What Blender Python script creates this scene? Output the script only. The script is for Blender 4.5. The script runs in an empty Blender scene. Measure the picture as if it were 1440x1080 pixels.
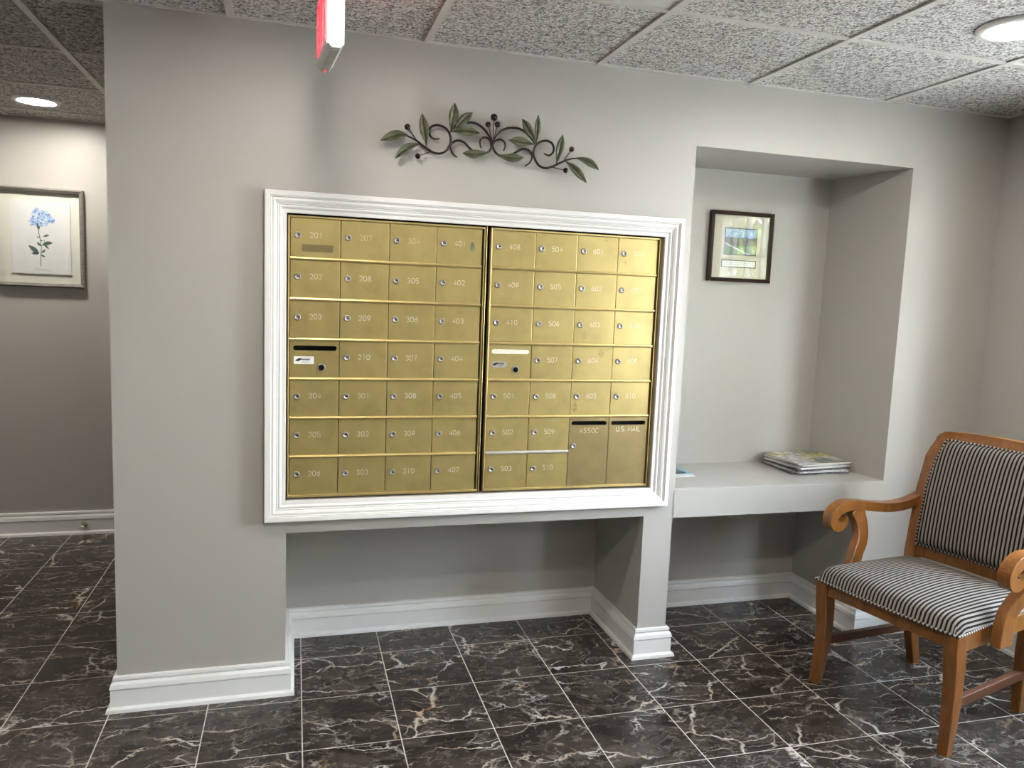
import bpy, bmesh, math, random
from mathutils import Vector, Matrix, Euler
random.seed(7)
sc = bpy.context.scene
col = sc.collection
PI = math.pi

# ------------------------------------------------------------------ camera
def make_camera():
    yaw, pitch, roll, F = 0.283, -0.1145, 0.0388, 1079.55
    f = Vector((math.sin(yaw)*math.cos(pitch), math.cos(yaw)*math.cos(pitch), math.sin(pitch)))
    r = f.cross(Vector((0, 0, 1))).normalized(); u = r.cross(f)
    c, s = math.cos(roll), math.sin(roll)
    R = c*r + s*u; Up = -s*r + c*u
    m = Matrix((R, Up, -f)).transposed().to_4x4()
    m.translation = (-0.2584, -2.6707, 1.4173)
    cd = bpy.data.cameras.new('camera'); cd.sensor_width = 36.0; cd.lens = 36.0*F/1440.0
    cd.clip_start = 0.02
    co = bpy.data.objects.new('camera', cd); co.matrix_world = m
    col.objects.link(co); sc.camera = co
make_camera()

# ------------------------------------------------------------------ world, sun, exposure
sc.view_settings.view_transform = 'Standard'
sc.view_settings.look = 'None'
sc.view_settings.gamma = 1.0
sc.view_settings.use_curve_mapping = False
sc.view_settings.exposure = 0.42
SKY = 46.0          # brightness of the open sky
LAMP = 160.0         # radiance of a ceiling lamp lens
def make_world():
    w = bpy.data.worlds.new('sky'); sc.world = w; w.use_nodes = True
    nt = w.node_tree; bg = nt.nodes['Background']
    tc = nt.nodes.new('ShaderNodeTexCoord'); sx = nt.nodes.new('ShaderNodeSeparateXYZ')
    rp = nt.nodes.new('ShaderNodeValToRGB')
    nt.links.new(tc.outputs['Generated'], sx.inputs[0]); nt.links.new(sx.outputs[2], rp.inputs[0])
    e = rp.color_ramp.elements
    e[0].position = 0.0; e[0].color = (0.94, 0.965, 1.0, 1)
    e[1].position = 0.6; e[1].color = (0.66, 0.81, 1.0, 1)
    nt.links.new(rp.outputs[0], bg.inputs[0]); bg.inputs[1].default_value = SKY
make_world()
SUN = 190.0         # sun on the paving outside; it stands behind the building and never reaches the room directly
def make_sun():
    l = bpy.data.lights.new('sun', 'SUN'); l.energy = SUN; l.angle = 0.009; l.color = (1.0, 0.94, 0.85)
    o = bpy.data.objects.new('sun', l); col.objects.link(o); o.location = (-6, 8, 14)
    d = Vector((0.40, -0.35, -1.0)); o.rotation_euler = d.to_track_quat('-Z', 'Y').to_euler()
make_sun()

# ------------------------------------------------------------------ node helpers
def mat(name):
    m = bpy.data.materials.new(name); m.use_nodes = True
    return m, m.node_tree, m.node_tree.nodes['Principled BSDF']
def N(nt, t, **k):
    n = nt.nodes.new(t)
    for a, b in k.items(): setattr(n, a, b)
    return n
def coords(nt, kind='Object', scale=(1, 1, 1), rnd=False):
    tc = N(nt, 'ShaderNodeTexCoord'); mp = N(nt, 'ShaderNodeMapping'); mp.inputs['Scale'].default_value = scale
    nt.links.new(tc.outputs[kind], mp.inputs[0])
    if rnd:
        oi = N(nt, 'ShaderNodeObjectInfo'); ml = N(nt, 'ShaderNodeMath', operation='MULTIPLY'); ml.inputs[1].default_value = 40.0
        nt.links.new(oi.outputs['Random'], ml.inputs[0])
        cx = N(nt, 'ShaderNodeCombineXYZ')
        for i in range(3): nt.links.new(ml.outputs[0], cx.inputs[i])
        ad = N(nt, 'ShaderNodeVectorMath', operation='ADD')
        nt.links.new(mp.outputs[0], ad.inputs[0]); nt.links.new(cx.outputs[0], ad.inputs[1])
        return ad.outputs[0]
    return mp.outputs[0]
def noise(nt, v, scale, detail=4, rough=0.5, dist=0.0):
    n = N(nt, 'ShaderNodeTexNoise'); n.inputs['Scale'].default_value = scale; n.inputs['Detail'].default_value = detail
    n.inputs['Roughness'].default_value = rough; n.inputs['Distortion'].default_value = dist
    nt.links.new(v, n.inputs['Vector']); return n
def ramp(nt, v, stops):
    r = N(nt, 'ShaderNodeValToRGB'); e = r.color_ramp.elements
    while len(e) < len(stops): e.new(0.5)
    for i, (p, c) in enumerate(stops):
        e[i].position = p; e[i].color = (c, c, c, 1) if isinstance(c, (int, float)) else (*c, 1)
    nt.links.new(v, r.inputs[0]); return r.outputs[0]
def mixc(nt, fac, a, b, mode='MIX'):
    m = N(nt, 'ShaderNodeMix', data_type='RGBA', blend_type=mode)
    for sock, val in ((m.inputs[0], fac), (m.inputs[6], a), (m.inputs[7], b)):
        if isinstance(val, (int, float)): sock.default_value = val
        elif isinstance(val, tuple): sock.default_value = (*val, 1)
        else: nt.links.new(val, sock)
    return m.outputs[2]
def bump(nt, bs, h, strength, dist=0.002):
    b = N(nt, 'ShaderNodeBump'); b.inputs['Strength'].default_value = strength; b.inputs['Distance'].default_value = dist
    nt.links.new(h, b.inputs['Height']); nt.links.new(b.outputs[0], bs.inputs['Normal'])
def mth(nt, op, a, b=None, clamp=False):
    m = N(nt, 'ShaderNodeMath', operation=op, use_clamp=clamp)
    for i, v in enumerate((a, b)):
        if v is None: continue
        if isinstance(v, (int, float)): m.inputs[i].default_value = v
        else: nt.links.new(v, m.inputs[i])
    return m.outputs[0]
def plain(name, c, rough=0.5, metal=0.0, spec=0.5, emit=None, es=0.0, var=0.06, vs=30.0):
    """colour with a light procedural variation"""
    m, nt, bs = mat(name)
    v = coords(nt)
    n = noise(nt, v, vs, 3)
    lo = tuple(x*(1-var) for x in c); hi = tuple(min(1, x*(1+var)) for x in c)
    nt.links.new(ramp(nt, n.outputs[0], [(0.3, lo), (0.7, hi)]), bs.inputs['Base Color'])
    bs.inputs['Roughness'].default_value = rough; bs.inputs['Metallic'].default_value = metal
    bs.inputs['Specular IOR Level'].default_value = spec
    if emit:
        bs.inputs['Emission Color'].default_value = (*emit, 1); bs.inputs['Emission Strength'].default_value = es
    return m

# ------------------------------------------------------------------ materials
def m_wall(name, c):
    m, nt, bs = mat(name)
    v = coords(nt)
    n = noise(nt, v, 1.3, 3)
    nt.links.new(ramp(nt, n.outputs[0], [(0.35, tuple(x*0.97 for x in c)), (0.65, c)]), bs.inputs['Base Color'])
    bs.inputs['Roughness'].default_value = 0.42; bs.inputs['Specular IOR Level'].default_value = 0.42
    n2 = noise(nt, v, 130, 3, 0.6)
    bump(nt, bs, n2.outputs[0], 0.12, 0.002)
    return m
M_WALL = m_wall('greige_satin_paint', (0.424, 0.406, 0.376))
M_TRIM = plain('white_gloss_paint', (0.80, 0.795, 0.78), 0.32, var=0.02, vs=6)
M_SHELF = plain('grey_shelf_laminate', (0.43, 0.41, 0.39), 0.18, var=0.03, vs=4)

def m_ceiling():
    m, nt, bs = mat('pebbled_ceiling_tile')
    v = coords(nt, rnd=True)
    n = noise(nt, v, 120, 4, 0.6, 0.6)
    n2 = noise(nt, v, 55, 3, 0.5, 1.2)
    h = mth(nt, 'ADD', mth(nt, 'MULTIPLY', n.outputs[0], 0.6), mth(nt, 'MULTIPLY', n2.outputs[0], 0.4))
    c = ramp(nt, h, [(0.41, (0.20, 0.185, 0.17)), (0.49, (0.58, 0.56, 0.53)), (0.56, (0.88, 0.86, 0.83))])  # shade of the pits is put into the colour: low grain dark, high pale
    nt.links.new(c, bs.inputs['Base Color'])
    bs.inputs['Roughness'].default_value = 0.95; bs.inputs['Specular IOR Level'].default_value = 0.1
    hh = ramp(nt, h, [(0.38, 0.0), (0.60, 1.0)])
    bump(nt, bs, hh, 0.9, 0.006)
    return m
M_CEIL = m_ceiling()
M_GRID = plain('white_ceiling_grid_metal', (0.62, 0.60, 0.56), 0.45, var=0.03)
M_PANEL = plain('smooth_ceiling_panel', (0.66, 0.64, 0.62), 0.5, var=0.02)

def m_marble():
    m, nt, bs = mat('dark_brown_marble_tile')
    tc = N(nt, 'ShaderNodeTexCoord')
    oi = N(nt, 'ShaderNodeObjectInfo')
    ml = mth(nt, 'MULTIPLY', oi.outputs['Random'], 57.0)
    cx = N(nt, 'ShaderNodeCombineXYZ')
    nt.links.new(ml, cx.inputs[0]); nt.links.new(mth(nt, 'MULTIPLY', oi.outputs['Random'], 31.0), cx.inputs[1]); nt.links.new(ml, cx.inputs[2])
    ad = N(nt, 'ShaderNodeVectorMath', operation='ADD')
    nt.links.new(tc.outputs['Object'], ad.inputs[0]); nt.links.new(cx.outputs[0], ad.inputs[1])
    v0 = ad.outputs[0]
    # warp
    w = noise(nt, v0, 5.0, 5, 0.6)
    sub = N(nt, 'ShaderNodeVectorMath', operation='SUBTRACT'); sub.inputs[1].default_value = (0.5, 0.5, 0.5)
    nt.links.new(w.outputs['Color'], sub.inputs[0])
    scl = N(nt, 'ShaderNodeVectorMath', operation='SCALE'); scl.inputs['Scale'].default_value = 0.16
    nt.links.new(sub.outputs[0], scl.inputs[0])
    ad2 = N(nt, 'ShaderNodeVectorMath', operation='ADD'); nt.links.new(v0, ad2.inputs[0]); nt.links.new(scl.outputs[0], ad2.inputs[1])
    mp = N(nt, 'ShaderNodeMapping'); mp.inputs['Scale'].default_value = (0.38, 1.0, 1.0); mp.inputs['Rotation'].default_value = (0, 0, 0.12)
    nt.links.new(ad2.outputs[0], mp.inputs[0])
    v = mp.outputs[0]
    def vein(scale, width):
        vo = N(nt, 'ShaderNodeTexVoronoi', feature='DISTANCE_TO_EDGE'); vo.inputs['Scale'].default_value = scale
        nt.links.new(v, vo.inputs['Vector'])
        return ramp(nt, vo.outputs['Distance'], [(0.0, 1.0), (width, 0.0)])
    big = vein(4.6, 0.016); mid = vein(12.0, 0.032); fine = vein(30.0, 0.055)
    msk = noise(nt, v0, 5.0, 2); msk2 = noise(nt, v0, 9.0, 3); msk3 = noise(nt, v0, 7.0, 3, 0.5, 1.0)
    big = mth(nt, 'MULTIPLY', big, ramp(nt, msk.outputs[0], [(0.42, 0.0), (0.56, 1.0)]))
    mid = mth(nt, 'MULTIPLY', mid, ramp(nt, msk2.outputs[0], [(0.47, 0.0), (0.62, 0.8)]))
    fine = mth(nt, 'MULTIPLY', fine, ramp(nt, msk3.outputs[0], [(0.44, 0.0), (0.66, 0.5)]))
    cl = noise(nt, v, 14.0, 6, 0.65, 0.8)
    base = ramp(nt, cl.outputs[0], [(0.30, (0.012, 0.009, 0.008)), (0.50, (0.040, 0.032, 0.027)), (0.72, (0.085, 0.068, 0.057))])
    hue = noise(nt, v0, 6.0, 2)
    vc = ramp(nt, hue.outputs[0], [(0.45, (0.62, 0.58, 0.54)), (0.60, (0.52, 0.42, 0.33)), (0.68, (0.36, 0.20, 0.09))])
    c = mixc(nt, fine, base, (0.36, 0.32, 0.28))
    c = mixc(nt, mid, c, vc); c = mixc(nt, big, c, vc)
    nt.links.new(c, bs.inputs['Base Color'])
    bs.inputs['Roughness'].default_value = 0.22; bs.inputs['Specular IOR Level'].default_value = 0.4
    rn = noise(nt, v0, 30, 3)
    nt.links.new(ramp(nt, rn.outputs[0], [(0.3, 0.16), (0.7, 0.30)]), bs.inputs['Roughness'])
    return m
M_MARBLE = m_marble()
M_GROUT = plain('pale_grout', (0.55, 0.51, 0.47), 0.85, var=0.15, vs=40)

def m_brass(name, c, rough, metal=0.85):
    m, nt, bs = mat(name)
    v = coords(nt, rnd=True)
    mp = N(nt, 'ShaderNodeMapping'); mp.inputs['Scale'].default_value = (1, 1, 0.06)
    nt.links.new(v, mp.inputs[0])
    n = noise(nt, v, 9, 4, 0.6)
    br = noise(nt, mp.outputs[0], 420, 2)
    nt.links.new(ramp(nt, n.outputs[0], [(0.25, tuple(x*0.80 for x in c)), (0.55, c), (0.8, tuple(x*1.06 for x in c))]), bs.inputs['Base Color'])
    bs.inputs['Metallic'].default_value = metal
    nt.links.new(ramp(nt, n.outputs[0], [(0.3, rough+0.06), (0.7, rough-0.04)]), bs.inputs['Roughness'])
    bump(nt, bs, br.outputs[0], 0.06, 0.0006)
    return m
M_BRASS = m_brass('brushed_gold_metal', (0.445, 0.352, 0.140), 0.36, 0.65)
M_BRASS_DULL = m_brass('dull_gold_metal', (0.30, 0.225, 0.100), 0.36, 0.6)
M_BRASS_EDGE = m_brass('bright_gold_metal', (0.62, 0.49, 0.215), 0.42, 0.9)
M_CHROME = plain('worn_steel', (0.36, 0.345, 0.33), 0.36, 0.9)
M_BLACK = plain('black_void', (0.004, 0.004, 0.004), 0.8, spec=0.1)
M_ENGRAVE = plain('pale_engraving', (0.78, 0.74, 0.62), 0.6, var=0.15, vs=200)
M_WORN = plain('worn_engraving', (0.66, 0.58, 0.38), 0.55, var=0.2, vs=200)
M_RESIDUE = plain('label_residue', (0.19, 0.145, 0.055), 0.7, 0.3, var=0.12, vs=80)
M_GREENSTAIN = plain('green_tarnish', (0.20, 0.21, 0.12), 0.6, 0.4, var=0.4, vs=60)
M_SMUDGE = plain('smudge', (0.34, 0.26, 0.10), 0.6, 0.6, var=0.3, vs=90)
M_PAPER = plain('white_paper', (0.85, 0.84, 0.82), 0.6, var=0.02)
M_INK = plain('black_ink', (0.02, 0.02, 0.022), 0.6)
M_GREYLABEL = plain('grey_metal_label', (0.50, 0.49, 0.47), 0.4, 0.5)

def m_wood():
    m, nt, bs = mat('honey_brown_wood')
    v = coords(nt)
    mp = N(nt, 'ShaderNodeMapping'); mp.inputs['Scale'].default_value = (14, 14, 2.2); nt.links.new(v, mp.inputs[0])
    n = noise(nt, mp.outputs[0], 3.0, 6, 0.62, 0.6)
    f = noise(nt, v, 6.0, 2)
    c = ramp(nt, n.outputs[0], [(0.25, (0.10, 0.035, 0.007)), (0.5, (0.19, 0.070, 0.0125)), (0.78, (0.25, 0.099, 0.020))])
    nt.links.new(mixc(nt, ramp(nt, f.outputs[0], [(0.45, 0.0), (0.75, 0.35)]), c, (0.24, 0.09, 0.025)), bs.inputs['Base Color'])
    bs.inputs['Roughness'].default_value = 0.28; bs.inputs['Specular IOR Level'].default_value = 0.5
    bs.inputs['Coat Weight'].default_value = 0.25; bs.inputs['Coat Roughness'].default_value = 0.15
    return m
M_WOOD = m_wood()
M_WOOD_DARK = plain('dark_stretcher_wood', (0.085, 0.030, 0.012), 0.4, var=0.25, vs=12)

def m_stripe():
    m, nt, bs = mat('striped_upholstery')
    tc = N(nt, 'ShaderNodeTexCoord'); at = N(nt, 'ShaderNodeAttribute', attribute_name='across')
    ph = mth(nt, 'FRACT', mth(nt, 'MULTIPLY', mth(nt, 'ADD', at.outputs['Fac'], 2.0), 1/0.0142))
    d = mth(nt, 'ABSOLUTE', mth(nt, 'SUBTRACT', ph, 0.5))
    f = ramp(nt, d, [(0.235, 0.0), (0.285, 1.0)])
    wv = noise(nt, tc.outputs['Object'], 900, 2)
    c = mixc(nt, f, (0.255, 0.228, 0.202), (0.007, 0.006, 0.006))
    c = mixc(nt, mth(nt, 'MULTIPLY', wv.outputs[0], 0.12), c, (0.10, 0.09, 0.08))
    nt.links.new(c, bs.inputs['Base Color'])
    bs.inputs['Roughness'].default_value = 0.85; bs.inputs['Specular IOR Level'].default_value = 0.08
    bump(nt, bs, wv.outputs[0], 0.25, 0.001)
    return m
M_STRIPE = m_stripe()
M_FAB_L = plain('pale_fabric', (0.34, 0.30, 0.27), 0.85)
M_FAB_D = plain('black_fabric', (0.008, 0.007, 0.007), 0.8)
M_IRON = plain('dark_bronze_iron', (0.018, 0.008, 0.007), 0.38, 0.4, var=0.3, vs=60)
M_BERRY = plain('dark_red_berry', (0.022, 0.006, 0.007), 0.25, 0.3, var=0.2)
def m_leaf():
    m, nt, bs = mat('olive_green_leaf_metal')
    v = coords(nt)
    n = noise(nt, v, 45, 4, 0.6)
    nt.links.new(ramp(nt, n.outputs[0], [(0.3, (0.035, 0.04, 0.018)), (0.7, (0.105, 0.115, 0.058))]), bs.inputs['Base Color'])
    bs.inputs['Roughness'].default_value = 0.6; bs.inputs['Metallic'].default_value = 0.1
    return m
M_LEAF = m_leaf()
def m_glass(name, tint=(1, 1, 1)):
    m = bpy.data.materials.new(name); m.use_nodes = True; nt = m.node_tree
    for n in list(nt.nodes):
        if n.type != 'OUTPUT_MATERIAL': nt.nodes.remove(n)
    out = [n for n in nt.nodes if n.type == 'OUTPUT_MATERIAL'][0]
    t = N(nt, 'ShaderNodeBsdfTransparent'); t.inputs[0].default_value = (*tint, 1)
    g = N(nt, 'ShaderNodeBsdfGlossy'); g.inputs['Roughness'].default_value = 0.0
    fr = N(nt, 'ShaderNodeFresnel'); fr.inputs[0].default_value = 1.55
    mx = N(nt, 'ShaderNodeMixShader')
    ge = N(nt, 'ShaderNodeNewGeometry')
    fr2 = mth(nt, 'MULTIPLY', fr.outputs[0], mth(nt, 'SUBTRACT', 1.0, ge.outputs['Backfacing']))
    nt.links.new(fr2, mx.inputs[0]); nt.links.new(t.outputs[0], mx.inputs[1]); nt.links.new(g.outputs[0], mx.inputs[2])
    nt.links.new(mx.outputs[0], out.inputs[0])
    return m
M_GLASS = m_glass('clear_glass', (0.96, 0.97, 0.97))
M_DARKFRAME = plain('espresso_frame_wood', (0.028, 0.013, 0.009), 0.3, var=0.3, vs=50)
M_MATBOARD = plain('cream_mat_board', (0.72, 0.68, 0.56), 0.8, var=0.02)
M_NAVY = plain('navy_mat_bevel', (0.02, 0.03, 0.07), 0.6)
def m_weathered():
    m, nt, bs = mat('weathered_grey_wood')
    v = coords(nt)
    mp = N(nt, 'ShaderNodeMapping'); mp.inputs['Scale'].default_value = (6, 6, 60); nt.links.new(v, mp.inputs[0])
    n = noise(nt, mp.outputs[0], 4, 5, 0.65)
    nt.links.new(ramp(nt, n.outputs[0], [(0.3, (0.10, 0.088, 0.074)), (0.7, (0.22, 0.20, 0.175))]), bs.inputs['Base Color'])
    bs.inputs['Roughness'].default_value = 0.6
    return m
M_WEATHER = m_weathered()
def m_photo():
    """small landscape photograph: sky over a long low building, hedge and drive (flat print)"""
    m, nt, bs = mat('landscape_print')
    tc = N(nt, 'ShaderNodeTexCoord'); sp = N(nt, 'ShaderNodeSeparateXYZ'); nt.links.new(tc.outputs['Generated'], sp.inputs[0])
    v = coords(nt, 'Generated', (3, 1, 2))
    n = noise(nt, v, 4, 5, 0.65); n2 = noise(nt, v, 14, 4, 0.7)
    sky = ramp(nt, n.outputs[0], [(0.35, (0.62, 0.72, 0.80)), (0.62, (0.10, 0.30, 0.62))])
    bld = ramp(nt, n2.outputs[0], [(0.35, (0.02, 0.03, 0.03)), (0.55, (0.16, 0.15, 0.15)), (0.7, (0.42, 0.36, 0.33))])
    grd = ramp(nt, n2.outputs[0], [(0.35, (0.06, 0.12, 0.07)), (0.62, (0.25, 0.36, 0.22))])
    wob = mth(nt, 'MULTIPLY', mth(nt, 'SUBTRACT', n.outputs[0], 0.5), 0.22)
    z = mth(nt, 'ADD', sp.outputs[2], wob)
    c = mixc(nt, ramp(nt, z, [(0.34, 0.0), (0.37, 1.0)]), grd, bld)
    c = mixc(nt, ramp(nt, z, [(0.64, 0.0), (0.68, 1.0)]), c, sky)
    dv = mth(nt, 'ABSOLUTE', mth(nt, 'SUBTRACT', mth(nt, 'ADD', sp.outputs[2], mth(nt, 'MULTIPLY', sp.outputs[0], 0.55)), 0.42))
    c = mixc(nt, ramp(nt, dv, [(0.02, 1.0), (0.05, 0.0)]), c, (0.55, 0.58, 0.62))
    nt.links.new(c, bs.inputs['Base Color']); bs.inputs['Roughness'].default_value = 0.5
    return m
M_PHOTO = m_photo()
def m_cover(name, cols, sc_=5.0, seed=0.0):
    """printed page: blocks of picture and grey text columns (flat print)"""
    m, nt, bs = mat(name)
    v = coords(nt, 'Object', (1, 1, 1))
    mp = N(nt, 'ShaderNodeMapping'); mp.inputs['Location'].default_value = (seed, seed*1.7, 0.0); nt.links.new(v, mp.inputs[0])
    vo = N(nt, 'ShaderNodeTexVoronoi', distance='CHEBYCHEV'); vo.inputs['Scale'].default_value = sc_*2.4; vo.inputs['Randomness'].default_value = 0.8
    nt.links.new(mp.outputs[0], vo.inputs['Vector'])
    sp = N(nt, 'ShaderNodeSeparateColor'); nt.links.new(vo.outputs['Color'], sp.inputs[0])
    n = noise(nt, mp.outputs[0], 34, 5, 0.7)
    blocks = ramp(nt, sp.outputs[0], [(i/len(cols), c) for i, c in enumerate(cols)])
    blocks.node.color_ramp.interpolation = 'CONSTANT'
    c = mixc(nt, 0.75, blocks, ramp(nt, n.outputs[0], [(0.4, 0.12), (0.6, 0.95)]), 'MULTIPLY')
    nt.links.new(c, bs.inputs['Base Color']); bs.inputs['Roughness'].default_value = 0.3
    return m
M_COV = [m_cover('news_cover_a', [(0.75, 0.75, 0.72), (0.22, 0.24, 0.26), (0.62, 0.55, 0.20), (0.70, 0.68, 0.66), (0.30, 0.32, 0.20)], 5, 0.3),
         m_cover('news_cover_b', [(0.8, 0.8, 0.78), (0.15, 0.17, 0.2), (0.45, 0.45, 0.43)], 6, 1.3),
         m_cover('news_cover_c', [(0.75, 0.72, 0.68), (0.25, 0.1, 0.12), (0.55, 0.55, 0.5), (0.1, 0.1, 0.1)], 4, 2.3)]
M_PAGES = plain('newsprint_page_edge', (0.55, 0.54, 0.53), 0.8, var=0.3, vs=90)
M_DARKPAGE = plain('dark_printed_page_edge', (0.10, 0.10, 0.11), 0.6, var=0.5, vs=60)
M_TEAL = m_cover('blue_brochure_cover', [(0.25, 0.62, 0.78), (0.45, 0.75, 0.85), (0.12, 0.40, 0.50)], 6, 0.7)
M_SLATE = plain('slate_brochure_cover', (0.05, 0.07, 0.10), 0.35)
M_SIGNW = plain('white_sign_plastic', (0.86, 0.86, 0.84), 0.35, var=0.01)
M_SIGNG = plain('grey_sign_base', (0.40, 0.39, 0.37), 0.5, var=0.05)
M_RED = plain('lit_red_letters', (0.8, 0.02, 0.03), 0.4, emit=(1.0, 0.02, 0.035), es=3.0)
M_LENS = plain('lamp_lens', (0.9, 0.9, 0.9), 0.4, emit=(1.0, 0.94, 0.85), es=LAMP)
M_CURTAIN = plain('beige_curtain', (0.58, 0.48, 0.34), 0.85, var=0.06, vs=12)
M_NICKEL = plain('aged_brass_stop', (0.42, 0.34, 0.20), 0.28, 0.9)
M_RUBBER = plain('white_rubber', (0.75, 0.72, 0.68), 0.6)
M_PAVE = plain('pale_concrete_paving', (0.40, 0.38, 0.34), 0.9, var=0.12, vs=3)
M_TREELEAF = plain('sunlit_tree_leaf', (0.20, 0.235, 0.095), 0.6, var=0.5, vs=3)
M_BARK = plain('bark', (0.12, 0.08, 0.05), 0.9, var=0.3)

# ------------------------------------------------------------------ mesh helpers
class MB:
    def __init__(s): s.v = []; s.f = []; s.m = []; s.s = []
    def add(s, vs, fs, mi=0, smooth=False):
        o = len(s.v); s.v += [tuple(p) for p in vs]
        for f in fs: s.f.append(tuple(i+o for i in f)); s.m.append(mi); s.s.append(smooth)
        return s
    def box(s, x0, x1, y0, y1, z0, z1, mi=0):
        vs = [(x, y, z) for z in (z0, z1) for y in (y0, y1) for x in (x0, x1)]
        return s.add(vs, [(0, 2, 3, 1), (4, 5, 7, 6), (0, 1, 5, 4), (2, 6, 7, 3), (0, 4, 6, 2), (1, 3, 7, 5)], mi)
    def hexa(s, p, mi=0):
        """8 points: bottom ring 4 then top ring 4"""
        return s.add(p, [(3, 2, 1, 0), (4, 5, 6, 7), (0, 1, 5, 4), (1, 2, 6, 5), (2, 3, 7, 6), (3, 0, 4, 7)], mi)
    def poly_extrude(s, pts, fn, a, b, mi=0, smooth=False):
        """pts 2-D outline; fn(p, t) -> 3-D; extruded from a to b"""
        n = len(pts)
        vs = [fn(p, a) for p in pts] + [fn(p, b) for p in pts]
        s.add(vs, [tuple(range(n))[::-1], tuple(range(n, 2*n))], mi)
        o = len(s.v) - 2*n
        for i in range(n):
            j = (i+1) % n
            s.f.append((o+i, o+j, o+n+j, o+n+i)); s.m.append(mi); s.s.append(smooth)
        return s
    def tube(s, path, r, seg=8, mi=0, cap=True, closed=False, mis=None):
        P = [Vector(p) for p in path]; n = len(P)
        rs = r if isinstance(r, (list, tuple)) else [r]*n
        rings = []; up = None
        for i in range(n):
            if closed: t = P[(i+1) % n] - P[i-1]
            else: t = P[min(i+1, n-1)] - P[max(i-1, 0)]
            t.normalize()
            if up is None:
                up = Vector((0, 1, 0)) if abs(t.y) < 0.9 else Vector((1, 0, 0))
            a = (up - t*up.dot(t)).normalized(); b = t.cross(a); up = a
            rings.append([P[i] + rs[i]*(math.cos(2*PI*k/seg)*a + math.sin(2*PI*k/seg)*b) for k in range(seg)])
        o = len(s.v)
        for rg in rings: s.v += [tuple(p) for p in rg]
        for i in range(n if closed else n-1):
            i2 = (i+1) % n
            for k in range(seg):
                k2 = (k+1) % seg
                s.f.append((o+i*seg+k, o+i*seg+k2, o+i2*seg+k2, o+i2*seg+k)); s.m.append(mis[i % len(mis)] if mis else mi); s.s.append(True)
        if cap and not closed:
            s.f.append(tuple(o+k for k in range(seg))[::-1]); s.m.append(mi); s.s.append(False)
            s.f.append(tuple(o+(n-1)*seg+k for k in range(seg))); s.m.append(mi); s.s.append(False)
        return s
    def lathe(s, prof, fn, seg=24, mi=0, smooth=True):
        """prof: (r, h) list; fn(x, y, h) -> 3-D"""
        o = len(s.v); n = len(prof)
        for r, h in prof:
            for k in range(seg): s.v.append(tuple(fn(r*math.cos(2*PI*k/seg), r*math.sin(2*PI*k/seg), h)))
        for i in range(n-1):
            for k in range(seg):
                k2 = (k+1) % seg
                s.f.append((o+i*seg+k, o+i*seg+k2, o+(i+1)*seg+k2, o+(i+1)*seg+k)); s.m.append(mi); s.s.append(smooth)
        s.f.append(tuple(o+k for k in range(seg))[::-1]); s.m.append(mi); s.s.append(False)
        s.f.append(tuple(o+(n-1)*seg+k for k in range(seg))); s.m.append(mi); s.s.append(False)
        return s
    def ball(s, c, r, mi=0, nu=14, nv=9):
        o = len(s.v)
        for j in range(nv+1):
            th = PI*j/nv
            for i in range(nu): s.v.append((c[0]+r*math.sin(th)*math.cos(2*PI*i/nu), c[1]+r*math.cos(th), c[2]+r*math.sin(th)*math.sin(2*PI*i/nu)))
        for j in range(nv):
            for i in range(nu):
                i2 = (i+1) % nu
                s.f.append((o+j*nu+i, o+j*nu+i2, o+(j+1)*nu+i2, o+(j+1)*nu+i)); s.m.append(mi); s.s.append(True)
        return s
    def grid(s, fn, nu, nv, mi=0, smooth=True):
        o = len(s.v)
        for j in range(nv+1):
            for i in range(nu+1): s.v.append(tuple(fn(i/nu, j/nv)))
        for j in range(nv):
            for i in range(nu):
                a = o+j*(nu+1)+i
                s.f.append((a, a+1, a+nu+2, a+nu+1)); s.m.append(mi); s.s.append(smooth)
        return s
    def mesh(s, name, mats):
        me = bpy.data.meshes.new(name); me.from_pydata(s.v, [], s.f)
        for m in (mats if isinstance(mats, (list, tuple)) else [mats]): me.materials.append(m)
        me.polygons.foreach_set('material_index', s.m); me.polygons.foreach_set('use_smooth', s.s)
        bm = bmesh.new(); bm.from_mesh(me)
        bmesh.ops.recalc_face_normals(bm, faces=bm.faces); bm.to_mesh(me); bm.free()
        me.update(); return me
    def obj(s, name, mats, parent=None, loc=None, rot=None, bevel=0, seg=2, sub=0):
        return link(name, s.mesh(name, mats), parent, loc, rot, bevel, seg, sub)
def link(name, me, parent=None, loc=None, rot=None, bevel=0, seg=2, sub=0):
    o = bpy.data.objects.new(name, me); col.objects.link(o)
    if parent: o.parent = parent
    if loc: o.location = loc
    if rot: o.rotation_euler = rot
    if bevel:
        b = o.modifiers.new('bevel', 'BEVEL'); b.width = bevel; b.segments = seg; b.limit_method = 'ANGLE'; b.angle_limit = 0.6
        b.harden_normals = False
    if sub:
        u = o.modifiers.new('smooth', 'SUBSURF'); u.levels = sub; u.render_levels = sub
    return o
def tag(o, label, cat, group=None):
    o['label'] = label; o['category'] = cat
    if group: o['group'] = group
    return o
def thing(name, label, cat, loc=(0, 0, 0), rz=0.0, group=None):
    o = bpy.data.objects.new(name, None); col.objects.link(o); o.empty_display_size = 0.1
    o.location = loc; o.rotation_euler = (0, 0, rz)
    return tag(o, label, cat, group)
def struct(o): o['kind'] = 'structure'; return o

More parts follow.
